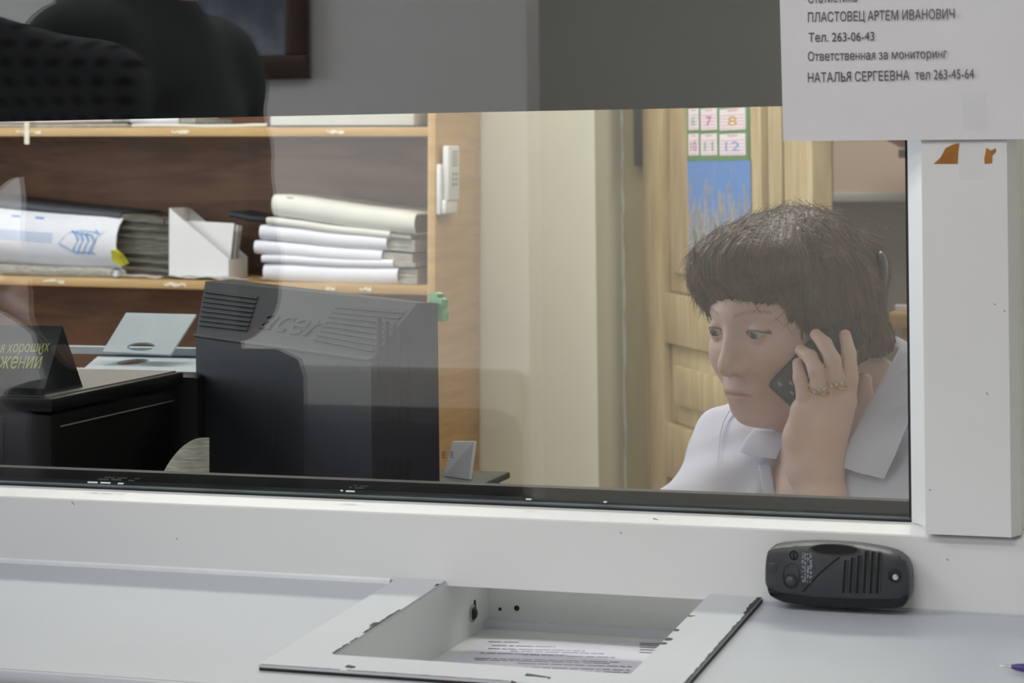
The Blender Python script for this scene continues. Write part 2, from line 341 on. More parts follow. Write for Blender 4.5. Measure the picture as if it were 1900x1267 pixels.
# ------------------------------------------------------------------ signed-distance modelling (bodies, hair, cloth)
def smin(a, b, k):
    h = np.clip(.5+.5*(b-a)/k, 0, 1); return b+(a-b)*h-k*h*(1-h)
class SDF:
    def __init__(s): s.ops = []
    def cone(s, p0, p1, r0, r1=None, k=.012): s.ops.append(('c', np.array(p0, float), np.array(p1, float), r0, r1 if r1 is not None else r0, k)); return s
    def chain(s, pts, rs, k=.012):
        for i in range(len(pts)-1): s.cone(pts[i], pts[i+1], rs[i], rs[i+1], k)
        return s
    def ell(s, c, r, k=.02, sub=False, R=None): s.ops.append(('s' if sub else 'e', np.array(c, float), np.array(r, float), R, None, k)); return s
    def fn(s, f): s.ops.append(('f', f)); return s
    def bounds(s):
        lo, hi = np.full(3, 9.), np.full(3, -9.)
        for o in s.ops:
            if o[0] == 'c':
                for p, r in ((o[1], o[3]), (o[2], o[4])): lo = np.minimum(lo, p-r); hi = np.maximum(hi, p+r)
            elif o[0] == 'e': r = o[2].max() if o[3] is not None else o[2]; lo = np.minimum(lo, o[1]-r); hi = np.maximum(hi, o[1]+r)
        return lo-.02, hi+.02
    def grid(s, lo, hi, h):
        ax = [np.arange(lo[i], hi[i]+h, h, dtype=np.float32) for i in range(3)]
        F_ = np.full([len(a) for a in ax], .2, np.float32); mg = .045
        for o in s.ops:
            if o[0] == 'f':
                X, Y, Z = np.meshgrid(*ax, indexing='ij', sparse=True); F_ = o[1](F_, X, Y, Z).astype(np.float32); continue
            if o[0] == 'c': b0 = np.minimum(o[1]-o[3], o[2]-o[4])-mg; b1 = np.maximum(o[1]+o[3], o[2]+o[4])+mg
            else: rr = o[2].max() if o[3] is not None else o[2]; b0 = o[1]-rr-mg; b1 = o[1]+rr+mg
            sl = []
            for i in range(3):
                i0 = max(0, int(np.searchsorted(ax[i], b0[i]))); i1 = min(len(ax[i]), int(np.searchsorted(ax[i], b1[i]))); sl.append(slice(i0, i1))
            if any(q.stop <= q.start for q in sl): continue
            X, Y, Z = np.meshgrid(*[ax[i][sl[i]] for i in range(3)], indexing='ij', sparse=True)
            sl = tuple(sl)
            if o[0] == 'c':
                p, d = o[1], o[2]-o[1]; L = max(d@d, 1e-9)
                t = np.clip(((X-p[0])*d[0]+(Y-p[1])*d[1]+(Z-p[2])*d[2])/L, 0, 1)
                q = np.sqrt((X-p[0]-t*d[0])**2+(Y-p[1]-t*d[1])**2+(Z-p[2]-t*d[2])**2)-(o[3]+(o[4]-o[3])*t)
                F_[sl] = smin(F_[sl], q, o[5])
            else:
                A = [X-o[1][0], Y-o[1][1], Z-o[1][2]]
                if o[3] is not None: A = [A[0]*o[3][i][0]+A[1]*o[3][i][1]+A[2]*o[3][i][2] for i in range(3)]
                r = o[2]
                k0 = np.sqrt((A[0]/r[0])**2+(A[1]/r[1])**2+(A[2]/r[2])**2)
                k1 = np.sqrt((A[0]/r[0]**2)**2+(A[1]/r[1]**2)**2+(A[2]/r[2]**2)**2)+1e-9
                q = k0*(k0-1)/k1
                if o[0] == 'e': F_[sl] = smin(F_[sl], q, o[5])
                else: F_[sl] = -smin(-F_[sl], q, o[5])
        return ax, F_
    def mesh(s, h, lo=None, hi=None):
        if lo is None: lo, hi = s.bounds()
        ax, V = s.grid(lo, hi, h)
        ins = V < 0; n = V.shape
        def sh(A, i, j, k): return A[i:n[0]-1+i, j:n[1]-1+j, k:n[2]-1+k]
        cnt = sum(sh(ins, i, j, k).astype(np.int8) for i in (0, 1) for j in (0, 1) for k in (0, 1))
        mask = (cnt > 0) & (cnt < 8); idx = np.full(mask.shape, -1, np.int64); cells = np.argwhere(mask); idx[mask] = np.arange(len(cells))
        acc = np.zeros((len(cells), 3)); num = np.zeros(len(cells)); ci, cj, ck = cells.T
        for axn in range(3):
            for p in (0, 1):
                for q in (0, 1):
                    o0 = [0, 0, 0]; oth = [a for a in range(3) if a != axn]; o0[oth[0]] = p; o0[oth[1]] = q
                    o1 = list(o0); o1[axn] = 1
                    v0 = V[ci+o0[0], cj+o0[1], ck+o0[2]].astype(float); v1 = V[ci+o1[0], cj+o1[1], ck+o1[2]].astype(float)
                    c = (v0 < 0) != (v1 < 0); t = np.where(c, v0/np.where(c, v0-v1, 1), 0)
                    pos = np.tile(np.array(o0, float), (len(cells), 1)); pos[:, axn] += t
                    acc += pos*c[:, None]; num += c
        hv = np.array([ax[i][1]-ax[i][0] for i in range(3)]); base = np.array([ax[i][0] for i in range(3)])
        P = base+(cells+acc/num[:, None])*hv
        faces = []
        for axn in range(3):
            a1, a2 = [(1, 2), (2, 0), (0, 1)][axn]
            lo_ = [slice(0, n[i]) for i in range(3)]; lo_[axn] = slice(0, n[axn]-1); lo_[a1] = slice(1, n[a1]-1); lo_[a2] = slice(1, n[a2]-1)
            hi_ = list(lo_); hi_[axn] = slice(1, n[axn])
            A, B = ins[tuple(lo_)], ins[tuple(hi_)]; e = np.argwhere(A != B)
            if not len(e): continue
            st = A[tuple(e.T)]; e = e.copy(); e[:, a1] += 1; e[:, a2] += 1
            def cid(d1, d2):
                c = e.copy(); c[:, a1] += d1; c[:, a2] += d2; return idx[tuple(c.T)]
            q = np.stack([cid(-1, -1), cid(0, -1), cid(0, 0), cid(-1, 0)], 1)
            q[~st] = q[~st][:, ::-1]; faces.append(q)
        return P, np.concatenate(faces) if faces else np.zeros((0, 4), int)
def npmesh(name, P, Q, m, parent, cols=None, T=None, smooth_iter=0):
    """big mesh straight from numpy, P already in world coordinates"""
    if smooth_iter:
        e = np.concatenate([Q[:, [0, 1]], Q[:, [1, 2]], Q[:, [2, 3]], Q[:, [3, 0]]]); e = np.concatenate([e, e[:, ::-1]])
        deg = np.bincount(e[:, 0], minlength=len(P))[:, None]
        for _ in range(smooth_iter):
            s = np.stack([np.bincount(e[:, 0], weights=P[e[:, 1], i], minlength=len(P)) for i in range(3)], 1)
            P = P*.5+.5*s/np.maximum(deg, 1)
    T = MATS[parent.name] if parent is not None else Matrix.Translation(((P[:, 0].min()+P[:, 0].max())/2, (P[:, 1].min()+P[:, 1].max())/2, P[:, 2].min()))
    inv = np.array(T.inverted()); L = P@inv[:3, :3].T+inv[:3, 3]
    me = bpy.data.meshes.new(name); me.vertices.add(len(L)); me.vertices.foreach_set('co', L.astype(np.float32).ravel())
    me.loops.add(Q.size); me.loops.foreach_set('vertex_index', Q.astype(np.int32).ravel())
    me.polygons.add(len(Q)); me.polygons.foreach_set('loop_start', np.arange(0, Q.size, 4, dtype=np.int32)); me.update(calc_edges=True); me.validate()
    me.polygons.foreach_set('use_smooth', [True]*len(me.polygons)); me.materials.append(M[m])
    if cols is not None:
        ca = me.color_attributes.new('Col', 'FLOAT_COLOR', 'POINT')
        ca.data.foreach_set('color', np.concatenate([cols.astype(np.float32), np.ones((len(cols), 1), np.float32)], 1).ravel())
    o = bpy.data.objects.new(name, me); COL.objects.link(o)
    if parent is not None: o.parent = parent
    else: o.matrix_world = T
    MATS[o.name] = T
    return o

# ================================================================== THE SETTING
def struct(name, lo, hi, m, parent=None):
    return tag(box(name, lo, hi, m, parent), kind='structure')
XL, XR, YB, ZT = -3.35, 1.25, 2.80, 2.80           # office
struct('floor', (-5.2, -5.4, -.05), (2.6, 5.2, 0), 'floor')
struct('ceiling', (-5.2, -5.4, ZT), (2.6, 5.2, ZT+.05), 'ceil')
# partition between lobby and office: below, left, right of and above the window band
struct('wall_front', (-5.2, -.03, 0), (2.6, .05, .93), 'partition')
struct('wall_front_top', (-5.2, -.03, 1.86), (2.6, .05, ZT), 'partition')
struct('wall_front_left', (-5.2, -.03, .965), (-1.86, .05, 1.86), 'partition')
struct('wall_front_right', (.62, -.03, .965), (2.6, .05, 1.86), 'partition')
# office
WX = PY(1105, 400, YB).x                            # where the cream wall ends at the doorway
struct('wall_back', (XL, YB, 0), (WX, YB+.32, ZT), 'cream')
struct('wall_back_right', (-.18, YB, 0), (2.6, YB+.32, ZT), 'cream')
struct('wall_back_top', (WX, YB, 2.12), (-.18, YB+.32, ZT), 'cream')
struct('wall_right', (XR, .05, 0), (XR+.08, YB, ZT), 'cream')
struct('wall_left', (XL-.08, .05, 0), (XL, YB, .95), 'cream')
struct('wall_left_top', (XL-.08, .05, 2.5), (XL, YB, ZT), 'cream')
struct('wall_left_near', (XL-.08, .05, .95), (XL, .38, 2.5), 'cream')
struct('wall_left_far', (XL-.08, 1.92, .95), (XL, YB, 2.5), 'cream')
def daylight_window(name, x, y0, y1, z0, z1):
    w = root(name, (x, (y0+y1)/2, z0), kind='structure')
    for nm, a, b in (('frame_bar', (x, y0, z0), (x+.06, y1, z0+.06)), ('frame_bar', (x, y0, z1-.06), (x+.06, y1, z1)), ('frame_bar', (x, y0, z0+.06), (x+.06, y0+.06, z1-.06)),
                     ('frame_bar', (x, y1-.06, z0+.06), (x+.06, y1, z1-.06)), ('mullion', (x, (y0+y1)/2-.03, z0+.06), (x+.06, (y0+y1)/2+.03, z1-.06))):
        box(nm, a, b, 'pvc', w)
daylight_window('window_2', XL-.07, .38, 1.92, .95, 2.5)
daylight_window('window_3', -5.12, -2.75, -.65, .8, 2.6)
# corridor room behind the door
struct('wall_corridor_back', (-2.6, 4.9, 0), (2.6, 4.98, ZT), 'greywall')
struct('wall_corridor_left', (-2.2, YB+.32, 0), (-2.12, 4.9, ZT), 'greywall')
struct('wall_corridor_right', (.9, YB+.32, 0), (.98, 4.9, ZT), 'greywall')
# lobby
LYW = -3.2
LX = MR(981, 400, 3.2).x
struct('wall_lobby_back', (-5.2, LYW-.1, 0), (LX, LYW, ZT), 'lobby_wall')
struct('wall_lobby_recess', (-5.2, -5.4, 0), (2.6, -5.3, ZT), 'lobby_wall2')
struct('wall_lobby_left', (-5.2, LYW, 0), (-5.12, -2.75, ZT), 'lobby_wall')
struct('wall_lobby_left_near', (-5.2, -.65, 0), (-5.12, -.03, ZT), 'lobby_wall')
struct('wall_lobby_left_low', (-5.2, -2.75, 0), (-5.12, -.65, .8), 'lobby_wall')
struct('wall_lobby_left_top', (-5.2, -2.75, 2.6), (-5.12, -.65, ZT), 'lobby_wall')
struct('wall_lobby_right', (2.5, -5.3, 0), (2.6, -.03, ZT), 'lobby_wall2')
# ceiling lamps, the added recess one among them
for _, x, y, _, wh in LAMPS:
    c = root('ceiling_lamp', (x, y, 2.735), label='long white fluorescent ceiling lamp '+wh, cat='lamp', group='ceiling lamps')
    box('housing', (x-.62, y-.17, 2.735), (x+.62, y+.17, 2.80), 'lampglow', c, bev=.006)
    box('diffuser', (x-.6, y-.15, 2.722), (x+.6, y+.15, 2.735), 'diffuser', c)

# ------------------------------------------------------------------ the service window
GX0, GX1, GZ0, GZ1 = -1.80, -.261, 1.072, 1.80
w1 = root('window_1', (-.9, 0, 1.008), kind='structure')
def profile(name, pts, x0, x1, m, parent):          # cross-section (y,z) run along x
    n = len(pts); v = [Vector((x0, p[0], p[1])) for p in pts]+[Vector((x1, p[0], p[1])) for p in pts]
    f = [list(range(n))[::-1], list(range(n, 2*n))]+[[i, (i+1) % n, n+(i+1) % n, n+i] for i in range(n)]
    return mk(name, v, f, m, parent)
profile('frame_bottom', [(-.040, 1.0030), (-.040, 1.0645), (-.0385, 1.0658), (-.0165, 1.0708), (-.013, 1.0718), (.03, 1.0718), (.03, 1.0085), (-.030, 1.0085), (-.030, 1.0030)], -1.86, .62, 'pvc', w1)
profile('frame_top', [(-.040, 1.86), (-.040, 1.81), (-.015, 1.80), (.03, 1.80), (.03, 1.86)], -1.86, .62, 'pvc', w1)
def column(name, pts, z0, z1, m, parent):           # cross-section (x,y) run along z
    return mk(name, *prismd(pts, z0, z1), m, parent)
PXL, PXR = -.2445, -.1755
post = column('frame_post', [(-.2575, -.0135), (PXL-.0005, -.030), (PXL, -.050), (PXR, -.050), (PXR+.0065, -.036), (PXR+.0065, .03), (-.2575, .03)], 1.0690, 1.80, 'pvc', w1)
column('glazing_bead', [(-.2612, -.0125), (-.2450, -.0310), (-.2450, .0), (-.2612, .0)], 1.0718, 1.80, 'pvc', w1)
column('frame_jamb', [(-1.86, -.04), (-1.81, -.04), (-1.80, -.015), (-1.80, .03), (-1.86, .03)], 1.0718, 1.80, 'pvc', w1)
column('frame_jamb', [(.57, -.04), (.62, -.04), (.62, .03), (.56, .03), (.56, -.015)], 1.0718, 1.80, 'pvc', w1)
# gasket and spacer along the bottom and the right of the pane
box('gasket', (-1.80, -.0125, 1.0716), (GX1, -.0035, 1.0740), 'gasket', w1)
box('gasket_line', (-1.80, -.0130, 1.0738), (GX1, -.0035, 1.0752), 'gasket2', w1)
box('gasket_side', (-.2635, -.0110, 1.0740), (-.2608, -.0035, 1.80), 'gasket', w1)
box('spacer_bottom', (-1.80, .004, 1.0718), (GX1, .018, 1.0868), 'gasket', w1)
box('spacer_side', (-.2640, .004, 1.0868), (-.2605, .012, 1.80), 'gasket', w1)
box('glass_pane', (-1.80, -.003, 1.0720), (GX1, .003, 1.80), 'glass', w1)
box('glass_pane', (PXR+.0065, -.003, 1.0720), (.56, .003, 1.80), 'glass', w1)
fz = PY(980, 206.5, .006).z
tag(box('tint_film', (-1.80, .0040, fz), (GX1-.001, .0048, 1.80), 'film', w1), label='dark grey tint film on the upper part of the pane')
# paint and glue specks on the gasket
sp = []
for u0, u1, v in ((163, 181, 894.5), (187, 205, 895.3), (219, 229, 896.8), (632, 636, 910), (642, 658, 911), (976, 986, 926), (1120, 1126, 931)):
    a, b = PY(u0, v, -.0135), PY(u1, v+.4, -.0135); sp.append(boxd((a.x, -.0140, a.z-.0006), (b.x, -.0128, a.z+.0006)))
mk('paint_speck', *merge(*sp), 'caulk', w1)
# two torn adhesive patches and clear tape left on the post
def onpost(pts, y=-.0503, off=.0): return [PY(u, v, y-off) for u, v in pts]
for pts in ([(1732, 304), (1745, 292), (1754, 275), (1766, 269), (1776, 266), (1780, 266), (1778, 282), (1777, 304)],
            [(1827, 304), (1826, 295), (1830, 274), (1838, 279), (1848, 275), (1848, 282), (1841, 289), (1841, 303)]):
    P = onpost(pts); n = len(P); B = [Vector((p.x, -.0499, p.z)) for p in P]
    mk('adhesive_patch', P+B, [list(range(n)), list(range(n, 2*n))[::-1]]+[[i, (i+1) % n, n+(i+1) % n, n+i] for i in range(n)], 'amber', post)
a, b = PY(1779, 262, -.05), PY(1826, 333, -.05)
box('tape_strip', (a.x, -.0502, b.z), (b.x, -.0499, a.z), 'tape_clear', post)
# scuffs on the frame
for i, (u, v, du, dv) in enumerate(((133, 931, 5, 6), (327, 998, 3, 4), (1212, 962, 9, 2), (1724, 908, 4, 2), (1830, 728, 3, 5), (1844, 564, 4, 2), (1862, 576, 4, 2), (1150, 988, 5, 1), (1756, 1037, 5, 3), (1640, 1022, 2, 3))):
    onp = u > 1700 and v < 990
    y = -.0502 if onp else -.0402
    p, q = PY(u, v, y), PY(u+du, v+dv, y)
    d = (q-p); nn = Vector((d.z, 0, -d.x)).normalized()*.0006
    yb = Vector((0, .0004, 0)); V = [p-nn, p+nn, q+nn*.4, q-nn*.4]
    mk('scuff', V+[x+yb for x in V], [[0, 1, 2, 3], [7, 6, 5, 4], [0, 4, 5, 1], [1, 5, 6, 2], [2, 6, 7, 3], [3, 7, 4, 0]], 'ink2', w1)

# ------------------------------------------------------------------ sill, tray
SL = math.tan(math.radians(2.4))
SH = Matrix(((1, 0, 0, 0), (0, 1, 0, 0), (0, SL, 1, 1.0077+.04*SL), (0, 0, 0, 1)))      # local z=0 is the rim's top plane
sill = root('counter_sill', (-.6, -.2, .9), label='white laminate counter ledge running below the service window', cat='counter')
TL, TR, TF, TB = -.6705, -.4300, -.2945, .075          # opening of the tray
outl = [(-1.86, .03), (TL-.001, .03), (TL-.001, TF-.001), (TR+.001, TF-.001), (TR+.001, .03), (.62, .03), (.62, -.378), (-1.86, -.378)]
mk('top_board', *prismd(outl, -.034, -.0045, SH), 'pvc_sill', sill)
ns = 9; arc = [(-.378-.007*math.sin(t*math.pi/(ns-1)), -.0115+.007*math.cos(t*math.pi/(ns-1))) for t in range(ns)]
prof = [(-.376, -.0045)]+arc+[(-.376, -.034)]
V = [SH@Vector((-1.86, p[0], p[1])) for p in prof]+[SH@Vector((.62, p[0], p[1])) for p in prof]; n = len(prof)
mk('nosing', V, [list(range(n))[::-1], list(range(n, 2*n))]+[[i, (i+1) % n, n+(i+1) % n, n+i] for i in range(n)], 'pvc_sill', sill, smooth=True)
box('apron', (-1.86, -.374, .55), (.62, -.350, .958), 'pvc', sill)
zs = lambda y, off=-.0045: 1.0077+.04*SL+SL*y+off     # height of the ledge at y
# caulk along the frame on the left, a cracked seam on the right
cp = [Vector((x, -.0425+.0006*mnoise.noise(Vector((x*20, 0, 0))), zs(-.0425)+.0012)) for x in np.linspace(-1.8, -.722, 40)]
tube('caulk_bead', cp, .0032, 'caulk', sill, n=6)
tube('caulk_bead', [Vector((x, -.0408+.0003*mnoise.noise(Vector((x*30, 5, 0))), zs(-.0408)+.0002)) for x in np.linspace(-.380, .6, 60)], .0016, 'pvc_sill', sill, n=6)
cr = [Vector((x, -.0412+.0016*mnoise.noise(Vector((x*70, 3, 0))), zs(-.0412)+.0001)) for x in np.linspace(-.262, -.150, 50)]
tube('seam_crack', cr, [.0003+.0003*mnoise.noise(Vector((p.x*150, 7, 0))) for p in cr], 'ink', sill, n=4)
tray = root('transaction_tray', (-.55, -.19, .93), label='white metal document tray sunk in the counter with chipped rim', cat='tray')
OX0, OX1, OF = -.7155, -.3845, -.3345
rim = [(OX0, -.0405), (TL, -.0405), (TL, TF), (TR, TF), (TR, -.0405), (OX1, -.0405), (OX1, OF), (OX0, OF)]
rimo = mk('rim', *prismd(rim, -.0022, 0., SH), 'rim_white', tray)
core = [(OX0+.001, -.0405), (TL-.001, -.0405), (TL-.001, TF-.001), (TR+.001, TF-.001), (TR+.001, -.0405), (OX1+.0008, -.0405), (OX1+.0008, OF-.0008), (OX0+.001, OF-.0008)]
mk('rim_core', *prismd(core, -.0044, -.0022, SH), 'rim_dark', tray)
def shp(u, v, off=0.0):
    p = PL(u, v, (0, -.04, 1.0077+off), (0, -SL, 1)); return p
rnd = random.Random(3)
def chipline(p0, p1, wmin, wmax, n, inward, name='paint_chip'):
    """irregular dark strip where the enamel has come off an edge"""
    p0, p1, inward = Vector(p0), Vector(p1), Vector(inward).normalized(); V, W = [], []
    for i in range(n+1):
        q = p0.lerp(p1, i/n); V.append(q); W.append(q+inward*rnd.uniform(wmin, wmax))
    Vs = V+W; m_ = n+1; up = Vector((0, 0, .0003)); A = [x+up for x in Vs]; B = [x-up for x in Vs]
    f = [[i, i+1, m_+i+1, m_+i] for i in range(n)]; k = 2*m_
    ff = f+[[a+k for a in q[::-1]] for q in f]+[[i, i+k, i+1+k, i+1] for i in range(n)]+[[m_+i+1, m_+i+1+k, m_+i+k, m_+i] for i in range(n)]
    return mk(name, A+B, ff, 'rim_dark', rimo)
R0 = lambda x, y: SH@Vector((x, y, 0))
# inner left edge, worn in pieces
for y0, y1, w0, w1_ in ((-.292, -.262, .0012, .0028), (-.258, -.243, .0006, .0016), (-.228, -.205, .0016, .003), (-.204, -.150, .0012, .0026), (-.062, -.055, .001, .003)):
    chipline(R0(TL-.0002, y0), R0(TL-.0002, y1), w0, w1_, 9, (-1, 0, 0))
chipline(R0(TL-.0002, -.207), R0(TL-.0002, -.194), .002, .0062, 4, (-1, 0, 0))
# inner right edge bites
for y0, y1, w in ((-.196, -.188, .006), (-.166, -.160, .005), (-.208, -.202, .005), (-.118, -.115, .006)): chipline(R0(TR+.0002, y0), R0(TR+.0002, y1), .001, w, 4, (1, 0, 0))
# outer right edge and outer front edge
chipline(R0(OX1, -.042), R0(OX1, -.100), .0026, .0046, 12, (-1, 0, 0)); chipline(R0(OX1, -.100), R0(OX1, -.333), .0008, .0022, 40, (-1, 0, 0))
chipline(R0(OX0+.002, OF+.0002), R0(-.648, OF+.0002), .0002, .0012, 20, (0, 1, 0)); chipline(R0(-.642, OF+.0002), R0(-.512, OF+.0002), .0002, .0014, 34, (0, 1, 0))
for (u, v, du, dv) in ((646, 1234, 14, 3), (978, 1250, 44, 7), (950, 1263, 8, 3)):
    p, q = shp(u, v), shp(u+du, v+dv); chipline(p+Vector((0, 0, .0001)), q+Vector((0, 0, .0001)), .001, .006, 7, (0, -1, 0))
# sunken box
TZ = .944
bt = .003
box('wall_side', (TL-bt, TF-bt, TZ-bt), (TL, TB+bt, 0.985), 'tray_in', tray); box('wall_side', (TR, TF-bt, TZ-bt), (TR+bt, TB+bt, .985), 'tray_in', tray)
for s, (xa, xb) in enumerate(((TL-bt, TL), (TR, TR+bt))):
    mk('wall_upper', *prismd([(TF-bt, .985), (TB+bt, .985), (TB+bt, 1.006), (-.03, 1.006), (TF-bt, .9948)], xa, xb, Matrix(((0, 0, 1, 0), (1, 0, 0, 0), (0, 1, 0, 0), (0, 0, 0, 1)))), 'tray_in', tray)
box('wall_front_inner', (TL, TF-bt, TZ-bt), (TR, TF, .9915), 'tray_in', tray)
box('wall_back_inner', (TL, TB, TZ-bt), (TR, TB+bt, 1.006), 'tray_in', tray)
box('tray_floor', (TL, TF, TZ-bt), (TR, TB, TZ), 'tray_in', tray)
box('tray_step', (TL, TB-.014, TZ), (TR, TB, TZ+.007), 'rim_white', tray)
# screw and rust marks in the tray
sc = PL(876, 1138, (TL, 0, 0), (1, 0, 0)); T = frameT(sc, (0, 1, 0), (0, 0, 1))
lathe('screw', [(.0015, 0), (.0062, .0), (.0062, .002), (.004, .004), (.0012, .0042)], T, 'rim_dark', tray, 12)
lathe('washer', [(.0065, -.0002), (.0082, .0), (.0082, .0012), (.0065, .0016)], T, 'dp_print', tray, 14)
st = [PL(u, v, (TL+.0004, 0, 0), (1, 0, 0)) for u, v in ((881, 1113), (880, 1122), (882, 1132))]; tube('rust_mark', st, [.001, .0017, .0014], 'rim_dark', tray, 5)
for u, v, r in ((959, 1128, .0026), (928, 1130, .0015)):
    lathe('screw_hole', [(r, 0), (r, .0006), (r*.5, .0008)], frameT(PY(u, v, TB-.0002), (1, 0, 0), (0, 0, 1)), 'rim_dark', tray, 10)

def sheet(name, corners, nu, nv, fz_, m, thick=.0004, parent=None, nrm=None):
    """thin bent sheet: bilinear corners (a b c d), fz_(s,t)->offset along the normal"""
    a, b, c, d = [Vector(x) for x in corners]; nrm = Vector(nrm) if nrm is not None else (b-a).cross(d-a).normalized()
    top = [(a.lerp(b, i/nu)).lerp(d.lerp(c, i/nu), j/nv)+nrm*fz_(i/nu, j/nv) for j in range(nv+1) for i in range(nu+1)]
    bot = [p-nrm*thick for p in top]; N = len(top); w = nu+1
    f = [[j*w+i, j*w+i+1, (j+1)*w+i+1, (j+1)*w+i] for j in range(nv) for i in range(nu)]
    ed = list(range(w))+[j*w+nu for j in range(1, nv+1)]+[nv*w+i for i in range(nu-1, -1, -1)]+[j*w for j in range(nv-1, 0, -1)]
    F_ = f+[[x+N for x in q[::-1]] for q in f]+[[ed[(i+1) % len(ed)], ed[i], ed[i]+N, ed[(i+1) % len(ed)]+N] for i in range(len(ed))]
    return mk(name, top+bot, F_, m, parent, smooth=True)
def strips(name, segs, m, parent, h, lift):
    """printed lines: each seg = (start, end) in space; h = height vector; drawn as thin raised quads"""
    V, F_ = [], []
    for p, q in segs:
        k = len(V); V += [p+lift, q+lift, q+h+lift, p+h+lift]; F_.append([k, k+1, k+2, k+3])
    return mk(name, V, F_, m, parent)
# printed sheet lying in the tray
tz = TZ+.0005
tp = [PL(u, v, (0, 0, tz), (0, 0, 1)) for u, v in ((862, 1232), (1168, 1262), (1238, 1192), (893, 1186))]
tp[0] += Vector((-.012, -.10, 0)); tp[1] += Vector((.01, -.10, 0)); tp[1].x = min(tp[1].x, TR-.004); tp[2].x = min(tp[2].x, TR-.004)
tp[2].y = min(tp[2].y, TB-.02); tp[3].y = min(tp[3].y, TB-.02); tp[0].x = max(tp[0].x, TL+.004); tp[3].x = max(tp[3].x, TL+.004)
ps = root('form_sheet', (-.55, -.05, TZ), label='printed form sheet lying flat in the sunken tray', cat='paper')
sheet('page', tp, 8, 8, lambda s, t: .0004+.0006*math.sin(3*s), 'paper_w', .0003, ps, (0, 0, 1))
segs = []; rr = random.Random(5)
for (u0, v0, u1) in ((905, 1190, 962), (912, 1197, 1030), (905, 1203, 1085), (946, 1208, 1120), (890, 1211, 1050), (970, 1215, 1140), (880, 1221, 1150), (880, 1224, 1130), (960, 1231, 1172), (900, 1236, 1168), (930, 1241, 1166)):
    u = u0
    while u < u1:
        w_ = rr.uniform(8, 34); e = min(u1, u+w_)
        segs.append((PL(u, v0+(u-u0)*.028, (0, 0, TZ+.0016), (0, 0, 1)), PL(e, v0+(e-u0)*.028, (0, 0, TZ+.0016), (0, 0, 1)))); u = e+rr.uniform(2, 5)
for v0 in (1193, 1196, 1200, 1205, 1210): segs.append((PL(1186, v0, (0, 0, TZ+.0016), (0, 0, 1)), PL(1228 if v0 < 1200 else 1222, v0+1, (0, 0, TZ+.0016), (0, 0, 1))))
segs = [s_ for s_ in segs if max(s_[0].x, s_[1].x) < TR-.005 and max(s_[0].y, s_[1].y) < TB-.022]
tag(strips('print', segs, 'ink2', ps, Vector((0, .0022, 0)), Vector((0, 0, 0))), kind='stuff')

# ------------------------------------------------------------------ intercom panel leaning on the frame
dp = root('door_intercom', (PY(1550, 1120, -.055).x, -.055, zs(-.055)), label='dark grey plastic door-intercom panel with speaker slots leaning on the window frame', cat='intercom')
FYD = -.0685
def dz(x, y): p = PY(1380+x/4.75, 963+y/4.75, FYD); return (p.x, p.z)
out = [dz(*p) for p in ((178, 590), (180, 430), (188, 330), (212, 275), (265, 246), (450, 228), (620, 222), (780, 227), (1000, 243), (1200, 275), (1330, 308), (1400, 352), (1440, 405), (1464, 500), (1464, 610), (1448, 680), (1405, 712), (1290, 722), (900, 716), (600, 700), (350, 668), (225, 636))]
Tdp = Matrix(((1, 0, 0, 0), (0, 0, 1, 0), (0, 1, 0, 0), (0, 0, 0, 1)))       # local (x, z, depth y)
mk('body', *prismd(out, FYD, -.0415, Tdp, bev=.0045), 'dp', dp, smooth=True)
base = [dz(*p) for p in ((184, 600), (215, 690), (330, 745), (600, 782), (900, 800), (1290, 802), (1405, 784), (1452, 715), (1462, 600), (1300, 600), (300, 560))]
mk('base_shell', *prismd(base, FYD+.0035, -.0405, Tdp, bev=.003), 'dp_dark', dp, smooth=True)
for x0, y0, y1 in ((895, 365, 650), (955, 342, 652), (1015, 322, 655), (1078, 282, 655), (1136, 290, 655), (1192, 300, 655)):
    q = [dz(*p) for p in ((x0-10, y0), (x0+14, y0-8), (x0-2, y1), (x0-30, y1))]
    mk('speaker_slot', *prismd(q, FYD-.0002, FYD+.003, Tdp), 'vent', dp)
    q = [dz(*p) for p in ((x0+14, y0-8), (x0+24, y0-2), (x0+8, y1+2), (x0-2, y1))]
    mk('slot_rib', *prismd(q, FYD-.0012, FYD+.002, Tdp), 'dp', dp)
lens = [dz(800+200*math.cos(t), 268+42*math.sin(t)-16*math.cos(t)*-.6) for t in np.linspace(0, 2*math.pi, 24, endpoint=False)]
mk('camera_window', *prismd(lens, FYD-.0006, FYD+.004, Tdp), 'dp_dark', dp)
lens2 = [dz(800+228*math.cos(t), 272+54*math.sin(t)+9*math.cos(t)) for t in np.linspace(0, 2*math.pi, 24, endpoint=False)]
mk('window_surround', *prismd(lens2, FYD-.0003, FYD+.004, Tdp), 'dp', dp)
bx = dz(418, 548); Tb = frameT((bx[0], FYD, bx[1]), (1, 0, 0), (0, 0, 1))
lathe('button_ring', [(.0048, -.001), (.0062, -.001), (.0062, .0006), (.0048, .0003)], Tb, 'dp_dark', dp)
lathe('call_button', [(.0046, -.001), (.0046, .0006), (.0038, .0017), (.002, .0024), (.0002, .0026)], Tb, 'dp', dp)
ov = [dz(420+78*math.cos(t), 500+112*math.sin(t)) for t in np.linspace(0, 2*math.pi, 22, endpoint=False)]
mk('button_recess', *prismd(ov, FYD-.0002, FYD+.002, Tdp), 'dp_dark', dp)
ov = [dz(424+66*math.cos(t), 486+92*math.sin(t)) for t in np.linspace(0, 2*math.pi, 22, endpoint=False)]
mk('button_plate', *prismd(ov, FYD-.0004, FYD+.002, Tdp), 'dp', dp)
